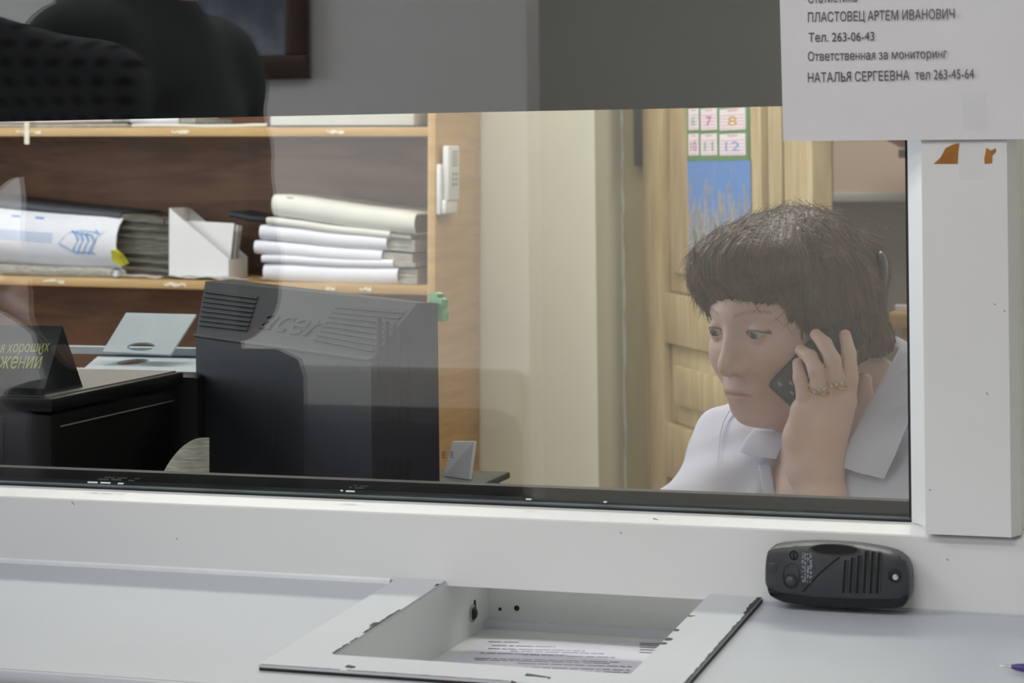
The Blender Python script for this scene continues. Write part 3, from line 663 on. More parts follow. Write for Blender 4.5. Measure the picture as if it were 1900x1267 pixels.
bx = dz(440, 318); tube('lock_symbol', [Vector((bx[0]+.0032*math.cos(t), FYD-.0002, bx[1]+.0036*math.sin(t))) for t in np.linspace(0, 2*math.pi, 21)], .0006, 'dp_dark', dp, 6)
q = [dz(*p) for p in ((434, 288), (446, 288), (446, 350), (434, 350))]; mk('symbol_bar', *prismd(q, FYD-.0008, FYD+.001, Tdp), 'dp_dark', dp)
bx = dz(250, 432); lathe('screw_cover', [(.0001, .0002), (.004, .0003), (.0046, 0), (.0046, -.002)], frameT((bx[0], FYD-.0001, bx[1]), (1, 0, 0), (0, 0, 1)), 'dp', dp)
bx = dz(1332, 498); Tb = frameT((bx[0], FYD, bx[1]), (1, 0, 0), (0, 0, 1))
lathe('screw_socket', [(.0052, -.002), (.0056, .0005), (.0056, .0007), (.0035, .0003)], Tb, 'dp_dark', dp)
bx = dz(1338, 510); lathe('screw_head', [(.0024, 0), (.0024, .0010), (.0008, .0014)], frameT((bx[0], FYD, bx[1]), (1, 0, 0), (0, 0, 1)), 'chrome', dp, 10)
gr = [dz(520+(845-520)*t, 640-(640-335)*(1-(1-t)**1.0)+60*math.sin(math.pi*t)*-.35) for t in np.linspace(0, 1, 12)]
tube('groove', [Vector((g[0], FYD-.0001, g[1])) for g in gr], .0006, 'vent', dp, 5)
rr = random.Random(11); q = []
for cx_, hh in ((530, 22), (578, 26)):                # faded silver print, not legible
    y = 296
    while y < 560:
        d_ = rr.uniform(8, 20)
        for k_ in range(2):
            if rr.random() < .75:
                a = dz(cx_-hh+rr.uniform(0, 10)+k_*hh, y); b = dz(cx_-hh+k_*hh+rr.uniform(10, hh), y+d_*.7); q.append(boxd((min(a[0], b[0]), FYD-.0003, min(a[1], b[1])), (max(a[0], b[0]), FYD+.0002, max(a[1], b[1]))))
        y += d_
mk('faded_print', *merge(*q), 'dp_print', dp)

# ------------------------------------------------------------------ notice taped over post and glass
nt_ = root('paper_notice', (-.26, -.0535, 1.393), label='white paper notice with printed names and telephone numbers taped beside the glass', cat='notice')
NY = -.0535
c = [PY(1454, 262, NY), PY(1912, 258, NY)]; c = [Vector((c[0].x, NY, c[0].z)), Vector((c[1].x, NY, c[1].z))]
c += [c[1]+Vector((-.006, 0, .297)), c[0]+Vector((-.004, 0, .297))]
bend = lambda s, t: .0005*math.sin(5*s+1)+.0005*math.sin(4*t+s*3)+.012*max(0, .08-s)
sheet('page', c, 24, 24, bend, 'paper', .0003, nt_, (0, -1, 0))
def textpx(s, p0, p1, cap, m, parent, Y, bold=0.):
    a, b = PY(*p0, Y), PY(*p1, Y); d = (b-a); h = cap*DC/FPX
    return text('printed_line', s, h/.70, frameT(a, d, (0, 0, 1)), m, parent, width=d.length, bold=bold)
for s, a, b, cap in (('Статистика', (1499, 6), (1590, 3), 17), ('ПЛАСТОВЕЦ АРТЕМ ИВАНОВИЧ', (1499, 41), (1771, 34), 17), ('Тел. 263-06-43', (1500, 78), (1622, 75), 16),
                     ('Ответственная за мониторинг', (1499, 113), (1757, 107), 16), ('НАТАЛЬЯ СЕРГЕЕВНА  тел 263-45-64', (1499, 153), (1807, 145), 17)):
    textpx(s, a, b, cap, 'ink', nt_, NY-.0016, 0.)
a, b = PY(1786, 172, NY), PY(1830, 236, NY); box('tape_strip', (a.x, NY-.0035, b.z), (b.x, NY-.0032, a.z), 'tape_clear', nt_)

# ------------------------------------------------------------------ pen at the counter's right end
pa = shp(1856, 1246, -.0045); pb = shp(1900, 1240, -.0045)
pd = Vector((1, -.12, 0)).normalized(); pr = .0042
pn = root('ballpoint_pen', (pa.x, pa.y, zs(pa.y)), label='clear ballpoint pen with violet ink lying at the right end of the ledge', cat='pen')
o_ = Vector((pa.x, pa.y, zs(pa.y)+.0045))
ax_ = lambda t: o_+pd*t+Vector((0, 0, SL*pd.y*t))
tube('tip', [ax_(0), ax_(.003), ax_(.009)], [.0004, .0011, .0016], 'chrome', pn, 10)
tube('ink_cone', [ax_(.0085), ax_(.012), ax_(.022)], [.0017, .0026, .0038], mat('violet_ink', (74, 60, 130), .3, .1, 30), pn, 12)
tube('barrel', [ax_(.022), ax_(.03), ax_(.14)], [.0038, pr, pr], mat('frosted_lilac', (196, 192, 214), .2, .05, 20), pn, 12)
tube('end_plug', [ax_(.1402), ax_(.146)], [.0036, .003], mat('violet_plug', (74, 60, 130), .3, .1, 30), pn, 12)

# ================================================================== OFFICE: bookcase and what is on it
BT = Matrix(((1, 0, .0155, PY(790, 245, 2.5).x), (0, 1, 0, 2.5), (-.0155, 0, 1, 0), (0, 0, 0, 1)))   # the case leans a little
BI = BT.inverted()
def BL(u, v, dy=0.): p = BI@PY(u, v, 2.5+dy); return p.x, p.z
bc = root('bookcase', (BT.translation.x-.8, 2.65, 0), label='beech bookcase with brown back standing against the cream wall', cat='bookcase')
BW, BD = 1.64, .292
zU = BL(600, 236)[1]; zLw = BL(600, 526)[1]; dS = zU-zLw
box('side_panel', (-.018, 0, 0), (0, BD, 2.12), 'wood', bc, BT, .001)
box('side_panel', (-BW, 0, .0), (-BW+.018, BD, 2.12), 'wood', bc, BT, .001)
box('top_panel', (-BW+.018, 0, 2.10), (-.018, BD, 2.12), 'wood', bc, BT)
box('back_panel', (-BW+.018, BD-.008, .02), (-.018, BD, 2.10), 'wood_back', bc, BT)
box('shim', (-BW+.01, .02, -.0), (-BW+.06, BD-.02, .001), 'wood', bc, BT)
shelves = []
for z in (zLw-2*dS, zLw-dS, zLw, zU, zU+dS): shelves.append(box('shelf', (-BW+.018, .001, z-.020), (-.018, BD-.008, z), 'wood', bc, BT, .001))
# paper labels and tape on the shelf edges
for z, sh, us in ((zU, shelves[3], ((30, 76), (318, 352), (606, 638))), (zLw, shelves[2], ((80, 120), (304, 346), (605, 622), (668, 690)))):
    for u0, u1 in us:
        x0, x1 = BL(u0, 240)[0], BL(u1, 240)[0]; rr = random.Random(u0)
        top = [(x0+(x1-x0)*i/6, z-.007+rr.uniform(-.003, .003)) for i in range(7)]; bot = [(x0+(x1-x0)*i/6, z-.013+rr.uniform(-.003, .003)) for i in range(7)][::-1]
        mk('label_scrap', *prismd(top+bot, -.0004, .0006, BT@Matrix(((1, 0, 0, 0), (0, 0, 1, 0), (0, 1, 0, 0), (0, 0, 0, 1)))), 'tape', sh)
x0 = BL(50, 240)[0]; box('tape_tab', (x0-.006, -.001, zU-.038), (x0+.006, .0006, zU+.012), 'tape', shelves[3], BT)

def folder(name, label, u0, u1, vt, vb, slope, uend, cover='paper_w', pages='paper_edge', dep=.21, dy=.012, group='folders stacked on the right of the shelf', red=False, cat='folder', endr=False):
    """lying document folder, rounded spine to the room; vt/vb top and bottom pixel at its left end; slope = drop per pixel to the right"""
    x0, z1 = BL(u0, vt, dy); _, z0 = BL(u0, vb, dy); x1 = BL(u1, vt, dy)[0]; xe = BL(uend, vt, dy)[0]
    h = z1-z0; sl = slope; xe = min(xe, -.019)
    T = BT@Matrix(((1, 0, 0, x0), (0, 1, 0, dy), (-sl, 0, 1, z0), (0, 0, 0, 1)))
    r_ = root(name, BT@Vector(((x0+x1)/2, dy+dep/2, z0-sl*(x1-x0)/2)), label=label, cat=cat, group=group)
    n = 8; rad = h/2; w = x1-x0
    outer = [(dep, h), (rad*.8, h)]+[(rad*.8-rad*.8*math.sin(math.pi*t/n), h/2+h/2*math.cos(math.pi*t/n)) for t in range(1, n)]+[(rad*.8, 0), (dep, 0)]
    tk = min(.003, h*.2)
    inner = [(dep, tk), (rad*.8, tk)]+[(rad*.8-(rad*.8-tk)*math.sin(math.pi*t/n), h/2-(h/2-tk)*math.cos(math.pi*t/n)) for t in range(1, n)]+[(rad*.8, h-tk), (dep, h-tk)]
    pts = outer+inner
    # loft the C-shaped cover along x with a few ripples
    nx = 10; V, F_ = [], []; N = len(pts); rr = random.Random(int(u0*7+vt))
    for i in range(nx+1):
        s = i/nx; wob = .0012*math.sin(s*7+rr.random())
        e = (.004 if i in (0, nx) else 0)
        for (py, pz) in pts: V.append(T@Vector((w*s, py+wob*.5+e*.3, pz*(1-(.06 if i in (0, nx) else 0))+wob+h*.03*(i in (0, nx)))))
    for i in range(nx):
        for k in range(N): F_.append([i*N+k, i*N+(k+1) % N, (i+1)*N+(k+1) % N, (i+1)*N+k])
    hN = len(outer)
    for b_ in (0, nx*N):
        for k in range(hN-1): F_.append([b_+k, b_+k+1, b_+N-2-k, b_+N-1-k])
    mk('cover', V, F_, cover, r_, smooth=True)
    if xe > x1+.003 or endr:
        v, f = boxd((.012, rad*.7, tk*1.3), (xe-x0, dep-.004, h-tk*1.3), T); mk('pages', v, f, pages, r_)
        # single sheets standing out at the ends
        for k in range(7):
            zz = tk*1.5+(h-3*tk)*(k+.5)/7; ext = rr.uniform(-.008, .0)
            mk('sheet_edge', *boxd((w*.9, rad*.55+rr.uniform(0, .01), zz), (xe-x0+ext, rad*.72, zz+h*.05), T), pages, r_)
    else:
        mk('pages', *boxd((.006, rad*.7, tk*1.3), (w-.006, dep-.004, h-tk*1.3), T), pages, r_)
    return r_, T, w, h
G = 'folders stacked on the right of the shelf'
folder('folder', 'thick white folder at the bottom of the right-hand stack', 487, 736, 489, 523, .006, 770)
folder('folder', 'thin white folder second from the bottom of the right-hand stack', 484, 728, 473, 487.5, .02, 768)
folder('folder', 'white folder sticking out furthest left of the right-hand stack', 470, 707, 446, 472, .055, 762)
folder('folder', 'white folder just under the thin yellowed one in the stack', 480, 716, 417, 445, .07, 766)
folder('folder', 'thin yellowed folder under the cream cylinder-spined folder', 493, 722, 403, 416, .095, 760, cover='paper_c')
r_, T, w, h = folder('folder', 'cream folder with thick round spine tilted on top of the stack', 503, 768, 360, 401, .118, 770, cover='paper_c', pages='paper_edge_d')
rr = random.Random(2); q = []
for k in range(9):
    if k in (2, 5): continue
    q.append(boxd((w*.40+k*.0085, .0015, h*.34), (w*.40+k*.0085+.004, .0035, h*.34+rr.uniform(.004, .009)), T))
mk('faded_title', *merge(*q), 'red_ink', r_)
mk('emblem', *boxd((w*.10, .0082, h*.90), (w*.145, .0105, h*.96), T), 'navy', r_)
# left group
r_, T, w, h = folder('archive_folder', 'big white folder with blue printed lettering lying on the left of the shelf', -150, 214, 374, 482, .052, 311, cover='paper_w', pages='paper_edge_d', dy=.014, dep=.2, group='left shelf papers')
sx = w/364.
def onspine(u, zf): # a point on the spine front: pixel column and height fraction
    a = math.acos(max(-1, min(1, 2*zf-1))); rad = h/2
    return T@Vector(((u+150)*sx, rad*.8-rad*.8*math.sin(a)-.0012, zf*h))
def ribbon(name, pts, wv, m, parent):
    V, F_ = [], []
    for p in pts: V += [p-wv, p+wv]
    for i in range(len(pts)-1): F_.append([2*i, 2*i+1, 2*i+3, 2*i+2])
    return mk(name, V, F_, m, parent)
for k, zf in enumerate((.62, .585, .55, .515, .48)): ribbon('blue_stripe', [onspine(-140+20*i, zf) for i in range(0, 13)], Vector((0, 0, .0006)), 'blue_ink', r_)
def curveon(pts, wd_=.0013): ribbon('blue_drawing', [onspine(u, z_) for u, z_ in pts], Vector((wd_, 0, wd_*.6)), 'blue_ink', r_)
curveon([(112, .47), (122, .60), (128, .66)]); curveon([(112, .47), (130, .38), (141, .33)])
for b_ in (0, 9, 19, 29): curveon([(134+b_*.9, .70-b_*.001), (142+b_, .64), (147+b_, .55), (141+b_, .45), (137+b_, .36), (147+b_, .33), (150+b_*.5, .36)], .0018)
curveon([(128, .66), (150, .71), (172, .70), (186, .67)]); curveon([(176, .74), (185, .66), (192, .74)]); curveon([(181, .64), (176, .5), (170, .36), (140, .32)])
for u in (18, 62): ribbon('blue_letter', [onspine(u, .86), onspine(u+16, .86)], Vector((0, 0, .003)), 'blue_ink', r_)
yl = [onspine(205+x, z_) for x, z_ in ((0, .24), (0, .42), (9, .44), (20, .36), (27, .22), (14, .15))]
mk('yellow_tag', [p+Vector((.003, -.002, 0)) for p in yl]+[p+Vector((.003, .004, 0)) for p in yl], [list(range(6)), list(range(6, 12))[::-1]]+[[i, (i+1) % 6, 6+(i+1) % 6, 6+i] for i in range(6)], 'yellow', r_)
folder('dark_binder', 'slim black binder with grey page edges lying on the blue-lettered folder', -150, 222, 354, 370, .085, 300, cover='navy', pages='paper_edge_d', dy=.045, dep=.2, group='left shelf papers', cat='binder')
folder('loose_papers', 'thin pile of grey papers under the blue-lettered folder', -150, 205, 484, 503, .018, 214, cover='paper_edge', pages='paper_w', dy=.008, dep=.22, group='left shelf papers', cat='papers')
xa, zz = BL(360, 400, .2)
folder('dark_binder', 'dark flat binder lying behind the white magazine holder', 424, 492, 392, 404, .12, 492, cover='navy', dy=.15, dep=.11, group='left shelf papers', cat='binder')
# white magazine holder with cards
hx0, hz1 = BL(314, 386, .03); hx1 = BL(424, 480, .03)[0]; hzl = BL(424, 480, .03)[1]; hz0 = zLw+.002
hT = BT
mh = root('magazine_holder', BT@Vector(((hx0+hx1)/2, .08, hz0)), label='white cardboard magazine holder with a sloping side on the middle shelf', cat='holder')
XZ = BT@Matrix(((1, 0, 0, 0), (0, 0, 1, 0), (0, 1, 0, 0), (0, 0, 0, 1)))
tri = [(hx0, hz0), (hx1, hz0), (hx1, hzl), (hx0, hz1)]
prism('side_panel', tri, .030, .032, 'paper', mh, XZ); prism('side_panel', tri, .126, .128, 'paper', mh, XZ)
box('back_panel', (hx0, .032, hz0), (hx0+.002, .126, hz1), 'paper', mh, BT)
box('front_lip', (hx1-.002, .032, hz0), (hx1, .126, hzl-.002), 'paper', mh, BT); box('bottom', (hx0+.002, .032, hz0), (hx1-.002, .126, hz0+.002), 'paper', mh, BT)
cards = root('index_cards', BT@Vector(((hx0+hx1)/2, .07, hz0+.003)), label='grey paper cards standing inside the white magazine holder', cat='cards')
for k, (u, yy, ln) in enumerate(((452, .050, .012), (442, .062, .010), (436, .074, .010), (456, .086, .014))):
    xe = hx1-.006; xs = hx0+.008
    prism('card', [(xs, hz0+.003), (xe-.004, hz0+.003), (xe+ln-.002, BL(u, 416+k*2)[1]), (xs+.02, BL(u, 412+k)[1])], yy, yy+.0022, ('paper', 'paper_edge', 'paper', 'paper_edge')[k], cards, XZ)
# crumpled liner paper on the shelf
xa, xb = BL(205, 500)[0], BL(492, 500)[0]
c = [BT@Vector((xa, .004, zLw+.001)), BT@Vector((xb, .004, zLw+.001)), BT@Vector((xb, .028, zLw+.001)), BT@Vector((xa, .028, zLw+.001))]
tag(sheet('liner_paper', c, 40, 8, lambda s, t: .001+max(0, .004+.009*mnoise.noise(Vector((s*9, t*1.5, 2))))*(1-.2*t), 'paper_edge', .0004, None, (0, 0, 1)), 'crumpled greyish lining paper at the front edge of the shelf', 'paper')
# upper shelf, only the bottoms show below the dark film
bxr = root('storage_box', BT@Vector((-.15, .1, zU)), label='long cream cardboard box on the upper shelf', cat='box')
xa, xb = BL(497, 225)[0], BL(764, 225)[0]
box('box_body', (xa, .012, zU+.004), (xb, .25, zU+.20), 'paper_c', bxr, BT, .002); box('box_base', (xa-.003, .010, zU+.0005), (xb+.009, .255, zU+.0038), 'navy', bxr, BT)
folder('paper_stack', 'pinkish paper stack at the left of the upper shelf', -150, 208, 219, 229, .0, 240, cover=mat('pink_card', (216, 196, 196), .7, .06, 20), dep=.2, group='upper shelf papers', cat='papers')
folder('paper_stack', 'thin grey paper stack under the pinkish one', -150, 236, 230, 237, .0, 244, cover='paper_edge', dep=.2, group='upper shelf papers', cat='papers')
folder('paper_stack', 'pale folder beside the long cream box on the upper shelf', 240, 330, 213, 229, .02, 360, cover='paper_w', dep=.2, group='upper shelf papers', cat='papers')
folder('paper_stack', 'brown flat folder under the pale folder on the upper shelf', 244, 494, 230, 237, .0, 496, cover='paper_c', dep=.2, group='upper shelf papers', cat='papers')

# handset hung on the side of the bookcase
hs = root('intercom_handset', BT@Vector((.02, .06, BL(808, 395)[1])), label='white intercom handset mounted on the side of the bookcase', cat='handset')
def side(u, v): p = BI@PL(u, v, BT@Vector((0, 0, 0)), (1, 0, .0155)); return p.y, p.z
y0, z0 = side(789, 397); y1, _ = side(830, 397); z1 = side(810, 274)[1]
box('base_plate', (0.0004, .002, z0), (.011, .078, z0+.108), 'handset', hs, BT, .003)
box('receiver', (.011, .012, z0+.030), (.026, .082, z0+.148), 'handset', hs, BT, .004)
box('cradle', (.011, .006, z0+.002), (.022, .080, z0+.031), 'handset', hs, BT, .003)
for k in range(6): box('grille_slot', (.0258, .030, z0+.104+k*.006), (.0264, .066, z0+.107+k*.006), 'gl_grey', hs, BT)
M['teal'] = mat('teal_key', (120, 150, 160), .5)
for i in range(3):
    for j in range(2): box('key', (.0258, .032+j*.02, z0+.062+i*.011), (.0268, .046+j*.02, z0+.068+i*.011), 'gl_grey' if i else 'teal', hs, BT)

# ------------------------------------------------------------------ office desk
desk = root('office_desk', (-.9, .45, 0), label='long wooden desk behind the service window', cat='desk')
mk('desk_top', *prismd([(-1.98, .085), (.75, .085), (.75, .545), (-1.02, .545), (-1.02, 1.0), (-1.98, 1.0)], .727, .755, None, .002), 'desk', desk, smooth=True)
for x, y1 in ((-1.96, .98), (-.66, .52), (.70, .52)): box('leg_panel', (x, .11, 0), (x+.025, y1, .727), 'desk', desk)
box('modesty_panel', (-1.935, .11, .30), (.70, .125, .727), 'desk', desk)
isl = struct('window_board', (-1.86, .031, 0.975), (TL-.03, .165, .997), 'pvc')

# ------------------------------------------------------------------ monitor seen from behind
P2 = PY(688, 668, .235); P1 = PL(363, 622, P2, (0, 0, 1)); wv = (P1-P2); W = wv.length; wdir = wv.normalized(); ddir = Vector((-wdir.y*-1*-1, 0, 0))
ddir = Vector((wdir.y, -wdir.x, 0)).normalized()              # away from the rear face, towards the screen
P4 = PL(775, 562, P2, wdir); P5 = PL(812, 563, P2, wdir)
MT = Matrix(((wdir.x, ddir.x, 0, P2.x), (wdir.y, ddir.y, 0, P2.y), (0, 0, 1, P2.z), (0, 0, 0, 1)))   # x left along the rear, y to the screen, z up
MI = MT.inverted(); p4 = MI@P4; p5 = MI@P5
NS = (P1-P2).cross(P4-P2).normalized(); NS = NS if NS.y < 0 else -NS
P3 = PL(381, 522, P2, NS); p3 = MI@P3; p1 = MI@P1
mon = root('computer_monitor', MT@Vector((W/2, .08, -.41)), label='charcoal computer monitor seen from behind with vents and embossed name', cat='monitor')
HB = -.33; D2 = p5.y
sec0 = [(0, HB), (0, 0), (p4.y, p4.z), (D2, p5.z), (D2, HB)]
V = [MT@Vector((0, y, z)) for y, z in sec0]+[MT@Vector((W, 0, HB)), MT@Vector((W, 0, 0)), P3, MT@Vector((p3.x, D2+.02, p3.z)), MT@Vector((W, D2+.02, HB))]
shell = mk('rear_shell', V, [[0, 1, 2, 3, 4][::-1], [5, 6, 7, 8, 9]]+[[i, (i+1) % 5, 5+(i+1) % 5, 5+i] for i in range(5)], 'acer', mon)
# edge bead along the fold
tube('fold_bead', [MT@Vector((-.001, -.0012, .0)), MT@Vector((W+.001, -.0012, 0))], .0022, 'acer', mon, 8)
def sp(q, off=0.): return PL(q[0], q[1], P2, NS)+NS*off       # pixel -> point on the sloping face
def hexa(name, q, lo, hi, m):
    top = [sp(x, hi) for x in q]; bot = [sp(x, lo) for x in q]
    mk(name, top+bot, [[0, 1, 2, 3], [7, 6, 5, 4], [0, 4, 5, 1], [1, 5, 6, 2], [2, 6, 7, 3], [3, 7, 4, 0]], m, shell)
def ventbank(quad, nsl):
    c = [Vector((*q, 0)) for q in quad]         # TL TR BR BL
    for k in range(nsl):
        t0 = (k+.08)/nsl; t1 = t0+.52/nsl; t2 = t1+.30/nsl
        A, B = c[0].lerp(c[3], t0), c[1].lerp(c[2], t0); C_, D_ = c[1].lerp(c[2], t1), c[0].lerp(c[3], t1)
        hexa('vent_slot', (A, B, C_, D_), -.004, .0006, 'vent'); hexa('vent_rib', (D_, C_, c[1].lerp(c[2], t2), c[0].lerp(c[3], t2)), 0, .0022, 'acer')
ventbank([(382, 536), (480, 549), (459, 616), (370, 606)], 8)
ventbank([(628, 565), (757, 574), (692, 655), (582, 633)], 8)
o = sp((478, 609), .0004); ex = sp((592, 629), .0004)-o; ey = sp((488, 560), .0004)-o
text('embossed_name', 'acer', .052, frameT(o, ex, ey), 'acer', shell, width=ex.length*.95, ext=.0016, shear=.15, bold=-.0008)
# ribs on the right flank
for i in range(5):
    for (v0, v1) in ((590+i*6, 786), (852, 905)):
        u = 701+i*14.; q = [MI@PL(uu, vv, P2, wdir) for uu, vv in ((u, v0), (u+6, v0), (u+6, v1), (u, v1))]
        mk('flank_slot', *prismd([(p.y, p.z) for p in q], -.0012, .003, MT@Matrix(((0, 0, 1, 0), (1, 0, 0, 0), (0, 1, 0, 0), (0, 0, 0, 1)))), 'vent', shell)
mk('screen_bezel', *boxd((.05, D2+.0005, HB-.02), (W+.02, D2+.018, p5.z-.004), MT, .004), 'black_pl', mon, smooth=True)
mk('screen', *boxd((.065, D2+.018, HB+.01), (W-.01, D2+.019, p5.z-.02), MT), 'dp_dark', mon)
mk('stand_neck', *boxd((W*.38, .01, -.40), (W*.62, .05, HB), MT, .004), 'acer', mon, smooth=True)
mk('stand_foot', *boxd((W*.22, -.05, .755-P2.z+.001), (W*.78, .16, -.395), MT, .006), 'acer', mon, smooth=True)
# green clip at the right edge
gp = [(795, 545), (806, 542), (812, 546), (811, 551), (819, 556), (820, 566), (817, 572), (821, 580), (820, 594), (813, 597), (811, 580), (797, 574)]
GPl = MT@Vector((0, D2+.001, 0)); q = [PL(u, v, GPl, ddir) for u, v in gp]; n = len(q)
gv = q+[p+ddir*.008 for p in q]
tag(mk('cable_clip', gv, [list(range(n)), list(range(n, 2*n))[::-1]]+[[i, (i+1) % n, n+(i+1) % n, n+i] for i in range(n)], 'green'), 'small bright green plastic clip at the corner of the monitor', 'clip')

# riser tray with the note block
rz = PY(880, 892, .45).z
ri = root('desk_riser', (-.80, .52, .755), label='dark green plastic desk riser behind the monitor', cat='riser')
xr = PY(905, 885, .45).x; 
box('top_plate', (xr-.11, .43, rz-.008), (xr, .53, rz), 'dkgreen', ri, bev=.002)
box('leg_panel', (xr-.10, .44, .7551), (xr-.09, .52, rz-.008), 'dkgreen', ri); box('leg_panel', (xr-.02, .44, .7551), (xr-.01, .52, rz-.008), 'dkgreen', ri)
nb = root('note_block', (PY(845, 893, .46).x, .46, rz), label='white folded paper note standing on the dark green riser', cat='note')
q = [PY(u, v, .455) for u, v in ((812, 888), (870, 896), (864, 825), (812, 829))]; q = [Vector((p.x, .455+(.02 if i in (0, 3) else 0)+(.028 if i > 1 else 0), max(p.z, rz+.0005))) for i, p in enumerate(q)]
mk('page', q+[p+Vector((.002, .004, 0)) for p in q], [[0, 1, 2, 3], [7, 6, 5, 4], [0, 4, 5, 1], [1, 5, 6, 2], [2, 6, 7, 3], [3, 7, 4, 0]], 'paper_w', nb)
sg = []
for k in range(5):
    for u0 in (819, 834): sg.append((PY(u0, 838+k*2.6, .453)+Vector((0, .004, 0)), PY(u0+8-k % 2*2, 838+k*2.6, .453)+Vector((0, .002, 0))))
tag(strips('print', sg, 'ink2', nb, Vector((0, 0, -.0007)), Vector((0, -.002, 0))), kind='stuff')

# ------------------------------------------------------------------ printer with sign
px_ = PY(340, 688, .47).x; pz_ = PY(340, 688, .47).z
pr_ = root('laser_printer', (px_-.25, .32, .755), label='black laser printer beside the monitor', cat='printer')
box('body', (px_-.46, .172, .785), (px_-.003, .468, pz_-.018), 'printer', pr_, bev=.006)
box('paper_drawer', (px_-.45, .178, .7552), (px_-.01, .46, .785), 'black_pl', pr_, bev=.003)
box('lid_rim', (px_-.465, .168, pz_-.016), (px_, .472, pz_-.001), 'black_pl', pr_, bev=.003)
box('lid_panel', (px_-.455, .180, pz_-.0012), (px_-.007, .464, pz_+.0006), 'printer_top', pr_)
box('seam', (px_-.0032, .19, pz_-.034), (px_-.0022, .45, pz_-.0325), 'printer_top', pr_)
box('side_hatch', (px_-.0035, .20, .86), (px_-.0015, .36, 1.02), 'black_pl', pr_)
box('control_panel', (px_-.40, .1675, 1.01), (px_-.06, .1725, pz_-.022), 'black_pl', pr_, bev=.001)
box('rear_cover', (px_-.20, .473, .7553), (px_+.018, .525, pz_-.006), 'printer', pr_, bev=.008)
sgn = root('table_sign', (px_-.2, .22, pz_), label='black tent-shaped table sign with yellow Cyrillic lettering on the printer', cat='sign')
zb_ = pz_+.0008
A0 = PL(92, 745, (0, 0, zb_), (0, 0, 1)); A1 = PL(-90, 741, (0, 0, zb_), (0, 0, 1)); Bk = PL(165, 722, (0, 0, zb_), (0, 0, 1))
A0.y = max(A0.y, .181); A1 = Vector((A0.x-.20, A0.y, zb_)); Bk = Vector((A0.x, A0.y+.085, zb_))
tp_ = PY(122, 605, (A0.y+Bk.y)/2); A0.x = Bk.x = tp_.x-.004; A1.x = A0.x-.20
Tp0 = Vector((A0.x, (A0.y+Bk.y)/2, tp_.z)); Tp1 = Vector((A1.x, Tp0.y, tp_.z))
mk('tent_body', [A0, Bk, Tp0, A1, Vector((A1.x, Bk.y, zb_)), Tp1], [[0, 1, 2], [5, 4, 3], [0, 2, 5, 3], [1, 4, 5, 2], [0, 3, 4, 1]], 'sign', sgn)
nf = (Tp0-A0).cross(A1-A0).normalized(); nf = nf if nf.y < 0 else -nf
box('base_strip', (A1.x, A0.y-.004, zb_-.0002), (A0.x+.002, A0.y-.0005, zb_+.007), 'black_pl', sgn)
def signtext(s, p0, p1, cap, bold):
    a, b = PL(*p0, A0, nf)+nf*.0006, PL(*p1, A0, nf)+nf*.0006
    text('lettering', s, cap*PD(50, 650, 1).length*.00058/.70, frameT(a, b-a, Tp0-A0), 'sign_txt', sgn, width=(b-a).length, bold=bold)
signtext('я хороших', (-1, 655), (90, 652), 13, 0.)
signtext('жений', (-3, 684), (74, 684), 19, 0.)

# ------------------------------------------------------------------ grey punched plates behind the printer
cf = root('card_file', (-1.75, .9, .755), label='grey steel card file behind the printer with a tilted plate', cat='card file')
cY = .72; fz0 = PY(250, 690, cY).z
xl, xr_ = PY(140, 660, cY).x, PY(372, 660, cY+.02).x+.05
box('case', (xl-.1, cY, .7551), (xr_, cY+.16, fz0-.012), 'grey_metal', cf, bev=.002)
def plate(name, quad, Y0, tiltdir, hole, th=.003):
    """four-cornered plate with an oval finger hole; quad in px order BL BR TR TL lying on a plane through (.,Y0) spanned by x and tiltdir"""
    o = PY(*quad[0], Y0); ex = Vector((1, 0, 0)); ey = Vector(tiltdir).normalized(); n_ = ex.cross(ey).normalized()
    loc = []
    for u, v in quad: p = PL(u, v, o, n_)-o; loc.append(Vector((p.dot(ex), p.dot(ey), 0)))
    hc = PL(hole[0], hole[1], o, n_)-o; hx, hy = hc.dot(ex), hc.dot(ey)
    ph = PL(hole[0]+hole[2], hole[1], o, n_)-PL(hole[0], hole[1], o, n_); rx = abs(ph.dot(ex)); pv = PL(hole[0], hole[1]+hole[3], o, n_)-PL(hole[0], hole[1], o, n_); ry = abs(pv.dot(ey))
    n = 24; inn = [Vector((hx+rx*math.cos(2*math.pi*k/n), hy+ry*math.sin(2*math.pi*k/n), 0)) for k in range(n)]
    def outerpt(d):
        best = 9e9
        for i in range(4):
            a, b = loc[i], loc[(i+1) % 4]; e = b-a; den = d.x*e.y-d.y*e.x
            if abs(den) < 1e-9: continue
            w_ = a-Vector((hx, hy, 0)); t = (w_.x*e.y-w_.y*e.x)/den; s = (w_.x*d.y-w_.y*d.x)/den
            if t > 0 and -1e-6 <= s <= 1+1e-6: best = min(best, t)
        return Vector((hx, hy, 0))+d*best
    angs = sorted([2*math.pi*k/n for k in range(n)]+[math.atan2(l.y-hy, l.x-hx) % (2*math.pi) for l in loc])
    inn = [Vector((hx+rx*math.cos(t), hy+ry*math.sin(t), 0)) for t in angs]; ou = [outerpt(Vector((math.cos(t), math.sin(t), 0))) for t in angs]
    Tm = Matrix(((ex.x, ey.x, n_.x, o.x), (ex.y, ey.y, n_.y, o.y), (ex.z, ey.z, n_.z, o.z), (0, 0, 0, 1))); n = len(angs)
    V = [Tm@p for p in inn+ou]+[Tm@(p-Vector((0, 0, th))) for p in inn+ou]; F_ = []
    for i in range(n):
        j = (i+1) % n; F_ += [[i, j, n+j, n+i], [2*n+i, 3*n+i, 3*n+j, 2*n+j], [i, 2*n+i, 2*n+j, j], [n+i, n+j, 3*n+j, 3*n+i]]
    return mk(name, V, F_, 'grey_metal', cf)
